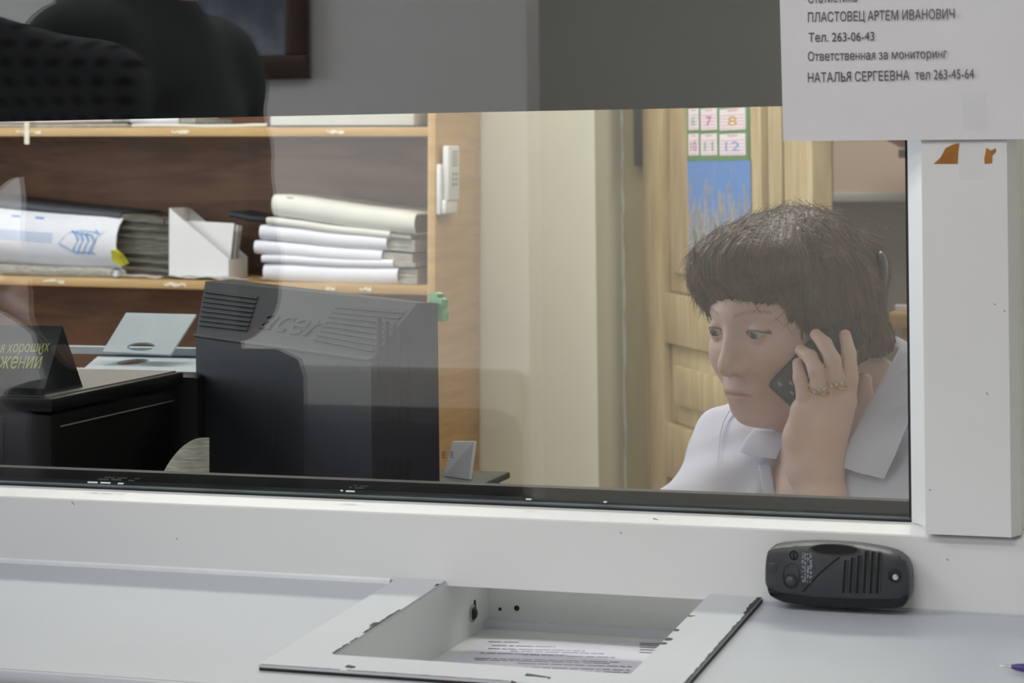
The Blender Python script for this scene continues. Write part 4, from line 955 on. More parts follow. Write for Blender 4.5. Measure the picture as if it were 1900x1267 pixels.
plate('tilted_plate', [(190, 652), (316, 658), (364, 583), (234, 580)], cY+.06, (0, .80, .60), (262, 643, 26, 8))
plate('flat_plate', [(150, 688), (372, 696), (385, 660), (186, 657)], cY+.0, (0, 1., .06), (246, 671, 26, 6))
a = PY(142, 643, cY+.13); box('rear_rail', (a.x-.1, cY+.13, a.z-.010), (xr_, cY+.15, a.z), 'grey_metal', cf)
for x in (a.x-.09, xr_-.03): box('rail_post', (x, cY+.132, fz0-.012), (x+.02, cY+.148, a.z-.010), 'grey_metal', cf)

# curled sheet and cellophane on the inner window board
V, F_ = [], []; nu, nv = 16, 14
vtop = lambda s: 886-74*math.sin(min(1, s*1.15)*math.pi/2)**.75
for j in range(nv+1):
    for i in range(nu+1):
        s, t = i/nu, j/nv; Y_ = .10+.03*s+.03*t*t; p = PY(300+88*s, 965+(vtop(s)-965)*t, Y_); V.append(Vector((p.x, Y_, max(p.z, .9975+.0005*t))))
for j in range(nv):
    for i in range(nu): F_.append([j*(nu+1)+i, j*(nu+1)+i+1, (j+1)*(nu+1)+i+1, (j+1)*(nu+1)+i])
N = len(V); V2 = V+[p+Vector((.0, .0006, 0)) for p in V]
tag(mk('curled_paper', V2, F_+[[x+N for x in q[::-1]] for q in F_], 'paper_edge', None, smooth=True), 'curled grey paper sheet standing between printer and monitor', 'paper')
a = PY(515, 885, .10); bm = bmesh.new(); bmesh.ops.create_icosphere(bm, subdivisions=3, radius=1)
for v in bm.verts:
    nn = mnoise.noise(v.co*2.3); v.co = Vector((v.co.x*.018*(1+.6*nn), v.co.y*.012*(1+.6*nn), .018+(v.co.z+.0)*.018*(1+.7*nn)*(1.6 if v.co.z > 0 else .8)))
mz = min(v.co.z for v in bm.verts)
for v in bm.verts: v.co += Vector((a.x, .115, .9972-mz))
d = bmdata(bm); bm.free(); tag(mk('crumpled_wrapper', *d, 'foil'), 'crumpled clear cellophane wrapper at the foot of the monitor', 'wrapper')

# ================================================================== DOOR, CALENDAR, ROOM BEHIND
ang = math.radians(33); dx_ = Vector((math.sin(ang), -math.cos(ang), 0))
FE = PY(1508, 450, 2.1); LD = 1.0; HG = Vector((FE.x, FE.y, 0))-dx_*LD
DT = frameT(HG, dx_, (0, 0, 1)); DI = DT.inverted(); dn = Vector((DT[0][2], DT[1][2], 0))
def DL(u, v, off=0.): p = DI@PL(u, v, HG+dn*off, dn); return p.x, p.y
door = root('door_1', HG+dx_*.5, kind='structure')
ZD = 2.06
box('leaf_core', (0.0, .008, -.034), (LD-.002, ZD, -.024), 'door', door, DT)
xs = [DL(u, 300)[0] for u in (1228, 1393, 1412, 1455)]
zA = DL(1228, 543)[1]; zB = DL(1228, 634)[1]; zC = DL(1228, 782)[1]; zD = DL(1228, 880)[1]
zA, zB, zC, zD = zA, zB, zC, zD
col = [(xs[0], xs[1]-.02), (xs[2], xs[3])]
rows = [(zA, ZD-.14), (zC, zB), (.22, zD)]
for a, b in ((0, xs[0]), (xs[1]-.02, xs[2]), (xs[3], LD)): box('stile', (a, .008, -.040), (b, ZD, 0), 'door', door, DT, .002)
for z0, z1 in ((.008, .22), (zD, zC), (zB, zA), (ZD-.14, ZD)):
    for a, b in col: box('rail', (a, z0, -.0395), (b, z1, -.0005), 'door', door, DT, .002)
for z0, z1 in rows:
    for a, b in col:
        w_ = min(.045, (b-a)*.2)
        box('panel_bevel', (a+.004, z0+.004, -.026), (b-.004, z1-.004, -.016), 'door', door, DT, .003)
        box('panel', (a+w_, z0+.045, -.020), (b-w_, z1-.045, -.003), 'door', door, DT, .008)
for z in (.25, 1.75): box('hinge', (-.012, z, -.044), (.012, z+.1, -.040), 'rim_dark', door, DT)
hd = root('door_handle', DT@Vector((LD-.06, .98, .0)), label='metal lever handle of the pine door', cat='handle')
bpy.data.objects.remove(hd)
lathe('handle_rose', [(.024, 0), (.024, .006), (.01, .009)], DT@Matrix.Translation((LD-.06, .95, 0)), 'chrome', door)
tube('lever', [DT@Vector((LD-.06, .95, .006)), DT@Vector((LD-.06, .95, .045)), DT@Vector((LD-.075, .95, .05)), DT@Vector((LD-.17, .95, .05))], .008, 'chrome', door)
# door casing in the reveal with chipped paint edge and a dark bolt rail
cas = root('trim_1', (WX+.04, 3.05, 0), kind='structure')
box('jamb_board', (WX, 3.02, 0), (WX+.055, 3.12, 2.12), 'olive', cas)
jag = []; rr = random.Random(4)
for i in range(60):
    z = .6+i*.021; jag.append(Vector((WX+.001+.003*rr.random(), 3.018, z)))
tube('paint_edge', jag, [.0015+.0025*rr.random() for _ in jag], 'caulk', cas, 5)
b0, b1 = PY(1178, 205, 3.0), PY(1190, 308, 3.0); box('bolt_rail', (b0.x, 2.985, b1.z), (b1.x, 3.018, 1.75), 'navy', cas, bev=.002)
box('head_board', (WX+.055, 3.02, 2.06), (-.18, 3.12, 2.12), 'olive', cas); box('jamb_board', (-.235, 3.02, 0), (-.18, 3.12, 2.06), 'olive', cas)

# wall calendar on the door
cal = root('wall_calendar', DT@Vector((DL(1330, 400)[0], DL(1330, 520)[1], .002)), label='hanging wall calendar with month grid above a landscape picture on the pine door', cat='calendar')
def cbox(name, u0, u1, v0, v1, z0, z1, m, parent=cal):
    a = DL(u0, (v0+v1)/2)[0]; b = DL(u1, (v0+v1)/2)[0]; t = DL((u0+u1)/2, v0)[1]; bt_ = DL((u0+u1)/2, v1)[1]
    return box(name, (a, bt_, z0), (b, t, z1), m, parent, DT)
xa, xb = DL(1277, 300)[0], DL(1394, 300)[0]; zm = DL(1335, 298)[1]; zt_ = zm+.36; zb2 = DL(1277, 527)[1]
box('picture', (xa, zb2, .0008), (xb, zm, .0022), 'landscape', cal, DT)
M['calgreen'] = mat('calendar_green', (92, 136, 86), .5, .05, 20)
box('calendar_page', (xa, zm, .0008), (xb-.004, zt_, .0030), 'calgreen', cal, DT)
cellu = ((1280, 1299), (1303, 1333), (1338, 1386)); cv = ((248, 288), (201, 241)); nums = (('10', '11', '12'), ('6', '7', '8'))
cc = ((178, 110, 160), (104, 186, 150), (110, 180, 226)), ((104, 186, 150), (190, 96, 170), (214, 164, 60))
cm = {}
M['cal_cell'] = mat('calendar_cell', (238, 228, 236), .5, .02, 30); M['cal_line'] = mat('calendar_pinkline', (226, 150, 170), .5, .05, 30)
for r in range(2):
    for c in range(3):
        (u0, u1), (v0, v1) = cellu[c], cv[r]
        ce = cbox('month_cell', u0, u1, v0, v1, .003, .0034, 'cal_cell')
        for k in range(5):
            vv = v0+12+k*6; cbox('week_line', u0+2, u1-2, vv, vv+1.2, .0034, .0037, 'cal_line', ce)
        cbox('month_name', u0+(u1-u0)*.3, u0+(u1-u0)*.7, v0+2, v0+5, .0034, .0038, 'red_ink', ce)
        col_ = cc[r][c]; mm = mat('number_ink', col_, .5, .02, 30)
        x0 = DL(u0+(u1-u0)*(.22 if len(nums[r][c]) > 1 else .34), 260)[0]; x1 = DL(u0+(u1-u0)*(.78 if len(nums[r][c]) > 1 else .68), 260)[0]
        zz = DL((u0+u1)/2, v1-8)[1]; zh = DL((u0+u1)/2, v0+14)[1]-zz
        text('month_number', nums[r][c], zh/.72, DT@Matrix.Translation((x0, zz, .0040)), mm, ce, width=(x1-x0), bold=.002)
# cells above, seen through the dark film
for r in range(2):
    for c in range(3):
        (u0, u1) = cellu[c]; cbox('month_cell', u0, u1, 154-r*47, 194-r*47, .003, .0034, 'cal_cell')

# the room beyond
bl = root('roller_blind', (PY(1620, 366, 4.8).x, 4.8, 1.2), label='beige roller blind with white bottom bar in the room beyond the door', cat='blind')
bx0 = PY(1546, 366, 4.8); zz0 = PY(1600, 374, 4.8).z; zz1 = PY(1600, 358, 4.8).z
box('blind_cloth', (bx0.x, 4.80, zz1), (bx0.x+.75, 4.81, 2.3), 'beige', bl); box('bottom_bar', (bx0.x, 4.785, zz0), (bx0.x+.75, 4.82, zz1), 'rim_white', bl, bev=.003)
box('roller', (bx0.x-.02, 4.78, 2.3), (bx0.x+.77, 4.86, 2.37), 'rim_white', bl, bev=.01)
tb = root('side_table', (PY(1690, 600, 4.0).x+.2, 4.2, 0), label='wooden table at the right edge in the room beyond the door', cat='table')
ta = PY(1649, 592, 4.0); tz_ = PY(1660, 580, 4.0).z; tz0 = PY(1660, 610, 4.0).z
box('table_top', (ta.x, 4.0, tz0), (ta.x+.6, 4.45, tz_), 'wood', tb, bev=.003)
for x in (ta.x+.03, ta.x+.53):
    for y in (4.03, 4.38): box('leg', (x, y, 0), (x+.04, y+.04, tz0), 'wood', tb)
jx = PY(1692, 560, 4.1); jr = root('red_jar', (jx.x, 4.15, tz_), label='red and white jar on the wooden table beyond the door', cat='jar')
jT = Matrix.Translation((jx.x+.005, 4.12, tz_)); lathe('jar_body', [(.024, 0), (.026, .005), (.026, .03), (.02, .036)], jT, 'red', jr); lathe('lid', [(.02, .036), (.021, .038), (.021, .05), (.004, .052)], jT, 'rim_white', jr)
bk = root('storage_box', (jx.x, 4.25, tz_), label='flat pale box on the wooden table beyond the door', cat='box')
pbx = PY(1662, 572, 4.06); box('box_body', (pbx.x, 4.05, tz_+.0005), (pbx.x+.25, 4.09, tz_+.012), 'paper_w', bk, bev=.002); box('box_lid', (pbx.x-.002, 4.048, tz_+.012), (pbx.x+.252, 4.092, tz_+.016), 'paper_w', bk, bev=.001)
pkl = PY(1672, 258, 4.6); pk = root('pink_lampshade', (pkl.x+.03, 4.6, 1.3), label='pink rounded lampshade with a dark socket hanging beyond the door', cat='lamp')
pT = Matrix.Translation((pkl.x+.045, 4.6, PY(1672, 277, 4.6).z))
lathe('shade', [(.015, 0), (.05, .006), (.085, .025), (.10, .06), (.085, .11), (.03, .14)], pT, 'pink', pk)
box('socket', (pkl.x-.006, 4.58, pT.translation.z-.026), (pkl.x+.03, 4.62, pT.translation.z), 'navy', pk, bev=.003); box('plug', (pkl.x+.036, 4.58, pT.translation.z-.026), (pkl.x+.07, 4.62, pT.translation.z-.002), 'navy', pk, bev=.003)
tube('cord', [Vector((pkl.x+.045, 4.6, pT.translation.z+.138)), Vector((pkl.x+.045, 4.6, 2.8))], .003, 'navy', pk, 6)

# ================================================================== LOBBY, seen mirrored in the glass
pic = root('framed_picture', (MR(480, 100, 3.17).x, -3.18, 1.6), label='dark brown framed painting on the white lobby wall', cat='picture')
fr = MR(570, 146, 3.17); fl = fr.x-.72; fb = fr.z
box('frame_bottom', (fl, -3.198, fb), (fr.x, -3.165, fb+.062), 'frame_brown', pic, bev=.006); box('frame_top', (fl, -3.198, fb+.6), (fr.x, -3.165, fb+.662), 'frame_brown', pic, bev=.006)
box('frame_side', (fr.x-.062, -3.198, fb+.062), (fr.x, -3.165, fb+.6), 'frame_brown', pic, bev=.006); box('frame_side', (fl, -3.198, fb+.062), (fl+.062, -3.165, fb+.6), 'frame_brown', pic, bev=.006)
box('painting', (fl+.062, -3.195, fb+.062), (fr.x-.062, -3.178, fb+.6), 'painting', pic)
pnl = root('wall_rail', (-2.6, -3.18, .8), label='taupe padded wall board behind the lobby sofa', cat='wall board')
za, zb3 = MR(900, 686, 3.15).z, .42
box('board', (-4.2, -3.198, zb3), (MR(966, 700, 3.15).x, -3.15, za), 'panel_b', pnl, bev=.02)
so = root('lobby_sofa', (-2.7, -2.75, 0), label='dark purple leather sofa against the lobby wall', cat='sofa')
sx1 = MR(972, 800, 2.95).x; sx0 = sx1-1.9; stp = MR(900, 764, 3.0).z
box('backrest', (sx0+.12, -3.12, .30), (sx1-.04, -2.88, stp), 'sofa', so, bev=.06); box('seat_base', (sx0+.1, -3.08, .06), (sx1-.1, -2.30, .30), 'sofa', so, bev=.03)
for i in range(3):
    a = sx0+.14+i*(1.9-.28)/3; box('seat_cushion', (a+.005, -2.88, .30), (a+(1.9-.28)/3-.005, -2.30, .45), 'sofa', so, bev=.04)
for a in (sx0, sx1-.14): box('armrest', (a, -3.1, .06), (a+.14, -2.28, .60), 'sofa', so, bev=.05)
for a in (sx0+.05, sx1-.11):
    for b in (-3.05, -2.37): box('foot', (a, b, 0), (a+.06, b+.06, .06), 'rim_dark', so)

# ================================================================== PEOPLE
def hand(S, wrist, d, side, up, thumb=1., sc=1., curl=.3):
    """palm, four unequal bent fingers and a thumb leaving the side of the palm"""
    w, d, s, u = [np.array(x, float) for x in (wrist, d, side, up)]
    d /= np.linalg.norm(d); s /= np.linalg.norm(s); u /= np.linalg.norm(u)
    pc_ = w+d*.05*sc
    for i, (o, L, r) in enumerate(((.030, .070, .0085), (.010, .080, .0088), (-.010, .074, .0085), (-.029, .058, .0075))):
        k = w+d*.088*sc+s*o*sc*thumb
        S.cone(w+s*o*.5*sc*thumb, k, .018*sc, .0125*sc, .012)
        p1_ = k+d*L*.45*sc-u*L*curl*.25*sc; p2_ = p1_+d*L*.30*sc-u*L*curl*.45*sc; p3_ = p2_+d*L*.18*sc-u*L*curl*.5*sc
        S.chain([k, p1_, p2_, p3_], [r*1.1*sc, r*sc, r*.92*sc, r*.8*sc], .005)
    t0 = w+d*.02*sc+s*.022*sc*thumb; t1 = w+d*.055*sc+s*.050*sc*thumb-u*.012*sc; t2 = w+d*.088*sc+s*.058*sc*thumb-u*.02*sc
    S.chain([t0, t1, t2], [.016*sc, .011*sc, .008*sc], .008)

# ---- the woman on the telephone: all in a frame a = right in the picture, b = towards the photographer, c = up, origin = head centre
D0 = 2.45; HC = np.array(PD(1461, 575, D0)); OF3 = np.array([.0085, 0, -.0190])
e2 = np.array([cC[0]-HC[0], cC[1]-HC[1], 0.]); e2 /= np.linalg.norm(e2); e1 = np.array([-e2[1], e2[0], 0.])
e1 = np.cross(-e2, [0, 0, 1.])
VB = np.stack([e1, e2, np.array([0, 0, 1.])])          # rows
def toV(p): return VB@(np.array(p)-HC)
def toW(P): return HC+np.asarray(P)@VB
def pv(u, v, b=0.): return toV(PD(u, v, D0-b))
th = math.radians(45); ct, s_t = math.cos(th), math.sin(th)
HM = np.array([[-ct, -s_t, 0], [-s_t, ct, 0], [0, 0, 1.]]).T      # columns = head axes (right, forward, up) in the frame
pit = math.radians(-14); RX = np.array([[1, 0, 0], [0, math.cos(pit), -math.sin(pit)], [0, math.sin(pit), math.cos(pit)]])
HM = HM@RX; HR = HM.T
def hl(x, y, z): return HM@np.array([x, y, z])
fv = np.array([-s_t, ct, 0]); lv = np.array([-ct, -s_t, 0])        # body forward and body right
BR = np.stack([lv, fv, [0, 0, 1.]])
S = SDF()
def he(c, r, k=.02, sub=False): S.ell(hl(*c), r, k, sub, HR)
he((0, -.014, .026), (.0745, .094, .081)); he((0, .026, -.028), (.064, .066, .088), .03); he((0, .040, -.070), (.052, .046, .044), .03)
S.cone(hl(-.012, .072, -.092), hl(.012, .072, -.092), .0205, .0205, .02)
for x in (-1, 1):
    he((x*.036, .052, -.034), (.031, .034, .030), .02); he((x*.046, .020, -.066), (.020, .032, .026), .03)
    S.cone(hl(x*.008, .078, .021), hl(x*.046, .062, .022), .013, .012, .012)
    he((x*.033, .104, -.001), (.021, .0205, .0155), .010, True)
S.cone(hl(0, .082, .012), hl(0, .104, -.028), .0080, .0092, .010); S.cone(hl(0, .102, -.030), hl(0, .107, -.0345), .0102, .0096, .006)
for x in (-1, 1): he((x*.0120, .0950, -.0375), (.0080, .0105, .0080), .006); he((x*.0065, .1010, -.0455), (.0036, .005, .004), .003, True)
he((0, .088, -.066), (.027, .013, .017), .012)
he((0, .0955, -.0640), (.0195, .0060, .0036), .005); he((0, .0940, -.0735), (.0165, .0065, .0046), .006); 
S.cone(hl(-.022, .0955, -.0690), hl(0, .1045, -.0685), .0011, .0012, .001); S.ops[-1] = ('s',)+(hl(0, .1035, -.0685), np.array([.0225, .006, .0013]), HR, None, .003)
for x in (-1, 1): he((x*.076, -.006, -.012), (.009, .022, .032), .006)
eyes = [hl(x*.0318, .0768, -.001) for x in (-1, 1)]
def lids(F_, X, Y, Z):
    for x in (-1, 1):
        A = [X*HR[i][0]+Y*HR[i][1]+Z*HR[i][2] for i in range(3)]
        xx, yy, zz = A[0]-x*.0318, A[1]-.0768, A[2]+.001
        d = np.sqrt(xx*xx+yy*yy+zz*zz)-.0136; hh = .0056*np.clip(1-(xx/.0142)**2, 0, 1)
        op = np.maximum(zz-hh*.85+.0004, -(zz+hh*.75)); lid = np.maximum(d, -op); lid = np.maximum(lid, -(yy+.002))
        F_ = smin(F_, lid, .0025)
        ball = np.maximum(np.sqrt(xx*xx+yy*yy+zz*zz)-.0126, op); ball = np.maximum(ball, -(yy-.004)); F_ = np.maximum(F_, -ball)
    return F_
NBc = np.array([.072, -.035, -.105])+OF3
S.cone(hl(0, -.022, -.055), NBc, .052, .060, .03); S.cone(hl(0, .03, -.085), NBc+fv*.03, .030, .046, .03)
SR, SLf = pv(1388, 852, -.13), np.array([.225, .105, -.150])+OF3; M0 = (SR+SLf)/2
S.cone(NBc, SR*.75+NBc*.25, .058, .046, .03); S.cone(NBc, SLf*.75+NBc*.25, .058, .046, .03)
C1 = M0+fv*.025+np.array([0, 0, -.115]); S.ell(C1, (.165, .100, .165), .04, False, BR)
S.fn(lids)
P_h, Q_h = S.mesh(.0019, np.array([-.135, -.135, -.135]), np.array([.16, .13, .145]))
def colr(P):
    L = P@HM; x, y, z = np.abs(L[:, 0]), L[:, 1], L[:, 2]; c = np.ones((len(P), 3))
    def mixin(m, col): 
        nonlocal c; m = np.clip(m, 0, 1)[:, None]; c = c*(1-m)+np.array(col)*m
    mixin(np.exp(-((x-.04)**2+(z+.035)**2)/.0006)*(y > .02)*.5, (1.02, .86, .84))
    mixin((1-np.clip(np.abs((z+.0685)/(.0075*np.clip(1-(x/.0225)**2, 0.02, 1))), 0, 1)**4)*(y > .07)*(x < .0225)*.8, (.84, .64, .63))
    arch = .0215+.003*np.sin(np.clip((x-.012)/.04, 0, 1)*math.pi)
    mixin((1-np.clip(np.abs(z-arch)/.0028, 0, 1)**2)*(x > .012)*(x < .052)*(y > .04)*.5, (.42, .34, .30))
    xx = x-.0318; hh = .0050*np.clip(1-(xx/.0142)**2, 0, 1)
    r = np.sqrt(xx**2+(y-.0768)**2+(z+.001)**2)
    mixin((r < .0150)*(1-np.clip(np.abs(z+.0005-hh*.85)/.0030, 0, 1)**2)*.95*(y > .07), (.12, .10, .09))
    mixin((r < .0150)*(1-np.clip(np.abs(z+.001+hh*.75)/.0012, 0, 1)**2)*.5*(y > .07), (.4, .34, .32))
    return c
c_h = colr(P_h)
P_b, Q_b = S.mesh(.005, np.array([-.20, -.28, -.46]), np.array([.36, .24, -.128]))
# left forearm and hand with the phone (fingers up, closed over it)
A = SDF(); wr = pv(1514, 878, .112); el = np.array([.075, .178, -.388])+OF3
A.chain([wr, wr*.65+el*.35, el], [.0262, .0350, .0410], .02)
kn = {'i': pv(1569, 745, .118), 'm': pv(1547, 742, .124), 'r': pv(1519, 748, .125), 'p': pv(1491, 762, .121)}
for q, r0, r1 in ((kn['i'], .022, .0125), (kn['m'], .023, .0125), (kn['r'], .022, .012), (kn['p'], .020, .011)): A.cone(wr+(q-wr)*.12, q, r0, r1, .014)
A.chain([pv(1496, 868, .108), pv(1482, 812, .110), kn['p']], [.020, .0145, .011], .014)
FG = {'i': ([kn['i'], pv(1577, 702, .124), pv(1575, 656, .121), pv(1568, 622, .106)], [.0112, .0090, .0080, .0066]),
      'm': ([kn['m'], pv(1551, 706, .131), pv(1545, 668, .131), pv(1530, 638, .122), pv(1514, 621, .106)], [.0115, .0093, .0088, .0080, .0067]),
      'r': ([kn['r'], pv(1519, 714, .133), pv(1514, 686, .133), pv(1503, 662, .124), pv(1486, 650, .107)], [.0112, .0090, .0086, .0078, .0066]),
      'p': ([kn['p'], pv(1492, 733, .127), pv(1484, 700, .124), pv(1480, 674, .108)], [.0102, .0082, .0074, .0060])}
for k_, (pp, rs) in FG.items(): A.chain(pp, rs, .0028)
A.chain([pv(1540, 838, .098), pv(1583, 790, .074), pv(1600, 738, .066), pv(1604, 705, .068)], [.018, .0125, .0105, .0085], .010)
P_a, Q_a = A.mesh(.0021); c_a = np.ones((len(P_a), 3))
for k_, (pp, rs) in FG.items():
    tip = pp[-1]+np.array([0, .004, .004]); c_a = np.where((np.linalg.norm(P_a-tip, axis=1) < .0062)[:, None], np.array([1.02, .90, .90]), c_a)
# right forearm on the desk
Bm = SDF(); er = pv(1275, 1008, .03); wr2 = np.array([-.245, .165, -.405])+OF3; Bm.chain([er, wr2], [.040, .026], .02)
hand(Bm, wr2, (-.75, .55, -.08), (.55, .75, 0), (0, 0, 1), 1., .92, .15); P_r, Q_r = Bm.mesh(.004)
wom = root('person', toW(M0-fv*.2)*np.array([1, 1, 0]), label='woman in a white blouse holding a phone to her ear behind the glass', cat='person')
def cat(*pq):
    Ps, Qs, k = [], [], 0
    for p, q in pq: Ps.append(p); Qs.append(q+k); k += len(p)
    return np.concatenate(Ps), np.concatenate(Qs)
P_, Q_ = cat((P_h, Q_h), (P_b, Q_b), (P_a, Q_a), (P_r, Q_r)); cols = np.concatenate([c_h, np.ones((len(P_b), 3)), c_a, np.ones((len(P_r), 3))])
npmesh('body', toW(P_), Q_[:, ::-1], 'skin', wom, cols)
# eyes
gz = hl(.04, 1, -.16); gz /= np.linalg.norm(gz)
for e in eyes:
    bm = bmesh.new(); bmesh.ops.create_uvsphere(bm, u_segments=32, v_segments=24, radius=.0122); d = bmdata(bm); bm.free()
    n0 = np.array([tuple(v) for v in d[0]])/.0122; a_ = np.degrees(np.arccos(np.clip(n0@gz, -1, 1)))
    cc_ = np.where((a_ < 11)[:, None], (.02, .02, .02), np.where((a_ < 33)[:, None], (.10, .115, .09), (.55, .51, .49)))
    mk('eye', [Vector(toW(np.array(tuple(v))+e)) for v in d[0]], d[1], 'eye', wom, smooth=True, cols=cc_, sharp=0)
# hair
HS = SDF()
HS.ell((0, -.015, .026), (.088, .101, .086), .02); HS.ell((0, -.045, -.012), (.080, .064, .072), .03); HS.ell((-.078, -.012, -.005), (.022, .046, .060), .025); HS.ell((.078, -.012, -.005), (.022, .046, .060), .025)
HS.ell((0, .044, .078), (.070, .048, .028), .03); HS.ell((.0, .070, .066), (.056, .024, .022), .02); HS.ell((.050, .060, .048), (.026, .022, .034), .02); HS.ell((-.050, .052, .062), (.026, .026, .028), .02)
HS.ell((-.02, -.100, .022), (.040, .030, .040), .02); HS.ell((-.03, -.068, -.055), (.05, .035, .03), .02)
HS.ell((-.01, .135, -.055), (.084, .100, .100), .014, True)
HS.ell((0, .0, -.135), (.13, .13, .078), .02, True)
HS.ell((0, .01, -.02), (.066, .075, .085), .01, True)
def strandy(F_, X, Y, Z):
    ang_ = np.arctan2(X, Y+.03); r = .0007*np.sin(ang_*46+Z*25)+.0009*np.sin(ang_*97+Z*60+1.7)+.0008*np.sin(ang_*171-Z*90)
    return F_+r
HS.fn(strandy)
P_, Q_ = HS.mesh(.0024); hairV = (HM@P_.T).T
npmesh('hair', toW(hairV), Q_[:, ::-1], 'hair', wom)
# loose strands over the hair surface, following the combing
rngs = np.random.RandomState(4); tri = P_[Q_]; nrm = np.cross(tri[:, 1]-tri[:, 0], tri[:, 2]-tri[:, 0]); nrm /= np.linalg.norm(nrm, axis=1)[:, None]+1e-9; cen = tri.mean(1)
sel = rngs.choice(len(cen), 5200, replace=False); VV, FF = [], []
out_ = cen-np.array([0, -.02, .01]); nrm *= np.sign((nrm*out_).sum(1))[:, None]
for i in sel:
    p = cen[i].copy(); n_ = nrm[i]
    if (p-np.array([0, -.01, .02]))@n_ < .05 or p[2] < -.05: continue
    crown = np.array([.0, -.05, .14]); fl_ = p-crown; d_ = fl_-n_*(fl_@n_); d_ /= np.linalg.norm(d_)+1e-9
    d_ = d_+rngs.normal(0, .10, 3); d_ -= n_*(d_@n_); d_ /= np.linalg.norm(d_); L = rngs.uniform(.018, .05); K = 5
    k0 = len(VV); sd = np.cross(n_, d_); lift = rngs.uniform(.0004, .0016)+(.003 if rngs.rand() < .03 else 0)
    for j in range(K):
        t = (j/(K-1)-.5)*L; q = p+d_*t+n_*(lift-t*t*5.0); w_ = .00034*(1-abs(j/(K-1)-.5)*1.4)
        VV += [q-sd*w_, q+sd*w_, q+n_*w_*1.2]
    for j in range(K-1):
        for m_ in range(3): FF.append([k0+j*3+m_, k0+j*3+(m_+1) % 3, k0+j*3+3+(m_+1) % 3, k0+j*3+3+m_])
tag(npmesh('hair_strand', toW((HM@np.array(VV).T).T), np.array(FF)[:, ::-1], 'hair2', wom), kind='stuff')
# wisps above the crown and at the temple, fringe locks
VV = []
def lock(pts, r, parent=wom, m='hair2', name='hair_lock', n=6):
    pts = [Vector(toW(np.array(q))) for q in pts]; K = len(pts); return tube(name, pts, [r*(1-.85*i/(K-1)) if i > 0 else r*.6 for i in range(K)], m, parent, n)
rw = random.Random(8)
for k in range(26):
    u = rw.uniform(1440, 1640); v = rw.uniform(396, 420)+max(0, (u-1560)*.35); b_ = rw.uniform(-.04, .06); h_ = rw.uniform(4, 22); l_ = rw.uniform(30, 80)*(1 if rw.random() < .6 else -1)
    lock([pv(u-l_*.5, v+10, b_), pv(u-l_*.2, v-h_*.8, b_), pv(u+l_*.2, v-h_, b_), pv(u+l_*.6, v+4, b_)], .0005, n=4)
for k in range(90):   # fringe tips on the forehead
    s = rw.random(); x = .062-.128*s+rw.uniform(-.004, .004); y = .094-8.2*x*x*.9-(.004 if abs(x) > .05 else 0); zt = .068+rw.uniform(-.006, .006); zb = .052+.008*math.sin(s*9)+rw.uniform(-.016, .012)-(.030 if s < .14 else 0)-(.020 if s > .86 else 0)-(rw.uniform(.006, .020) if k % 6 == 0 else 0)+(.010 if .40 < s < .60 else 0)
    sw = rw.uniform(-.020, -.002)
    lock([hl(x, y+.004, zt+.02), hl(x+sw*.3, y+.010, zt), hl(x+sw*.7, y+.007, (zt+zb)/2), hl(x+sw, y+.001, zb)], rw.uniform(.0006, .0019), m='hair' if k % 3 else 'hair2')
for k in range(22):   # side locks down to the cheekbone on the near side
    x = -.083+rw.uniform(-.006, .006); y = rw.uniform(-.02, .046); x += max(0, y-.02)*.55
    lock([hl(x, y-.01, .05), hl(x-.004, y, .02), hl(x-.003, y+.006, -.01), hl(x+.002, y+.008, -.03-rw.uniform(0, .02))], rw.uniform(.0016, .0032), m='hair' if k % 3 else 'hair2')
cl_ = pv(1634, 500, .0); bm = bmesh.new(); bmesh.ops.create_uvsphere(bm, u_segments=20, v_segments=14, radius=1); d = bmdata(bm); bm.free()
mk('hair_clip', [Vector(toW(cl_+np.array([v.x*.0085, v.y*.02, v.z*.022]))) for v in d[0]], d[1], 'dp_dark', wom, smooth=True)
# blouse
K_ = SDF()
K_.cone(SR, SLf, .060, .064, .03); K_.cone(NBc+np.array([.01, -.01, -.03]), SR, .060, .060, .03); K_.cone(NBc+np.array([.01, -.01, -.03]), SLf, .060, .062, .03)
K_.ell(C1, (.185, .118, .175), .05, False, BR)
for s in (-1, 1): K_.ell(C1+lv*.082*s+fv*.066+np.array([0, 0, -.035]), (.084, .082, .088), .03, False, BR)
K_.ell(M0-fv*.10+np.array([0, 0, -.34]), (.165, .125, .19), .05, False, BR)
K_.chain([SR, er, er*.6+wr2*.4], [.062, .053, .046], .03); K_.chain([SLf, SLf*.45+el*.55, el*.8+SLf*.2], [.068, .062, .056], .03)
# neckline: a round opening running down to a V at the front
thr = NBc+fv*.085+np.array([0, 0, -.06])
K_.ell(NBc+fv*.02+np.array([0, 0, .03]), (.066, .070, .085), .012, True, BR)
VA = NBc+fv*.10+np.array([0, 0, .02]); VBt = C1+fv*.16+np.array([0, 0, -.02])
def vcut(F_, X, Y, Z):
    A_ = [X-NBc[0], Y-NBc[1], Z-NBc[2]]; x = A_[0]*lv[0]+A_[1]*lv[1]+0*A_[2]; y = A_[0]*fv[0]+A_[1]*fv[1]+0*A_[2]; z = A_[2]+0*A_[0]
    wdt = np.clip((z+.20)/.20, 0, 1.2)*.055
    cut = np.maximum(np.abs(x)-wdt, -(y-.02)); F_ = -smin(-F_, np.maximum(cut, -(z+.20)), .008)
    fold = .0026*np.sin(x*60+z*85+2*np.sin(z*30))*np.clip((-z+.02)*8, 0, 1)+.0022*np.sin(x*75-z*50+y*25)+.0010*np.sin(x*110+y*60-z*40+1.5*np.sin(x*25))
    return F_+fold
K_.fn(vcut)
P_, Q_ = K_.mesh(.0042); blo = npmesh('blouse', toW(P_), Q_[:, ::-1], 'blouse', wom, smooth_iter=1)
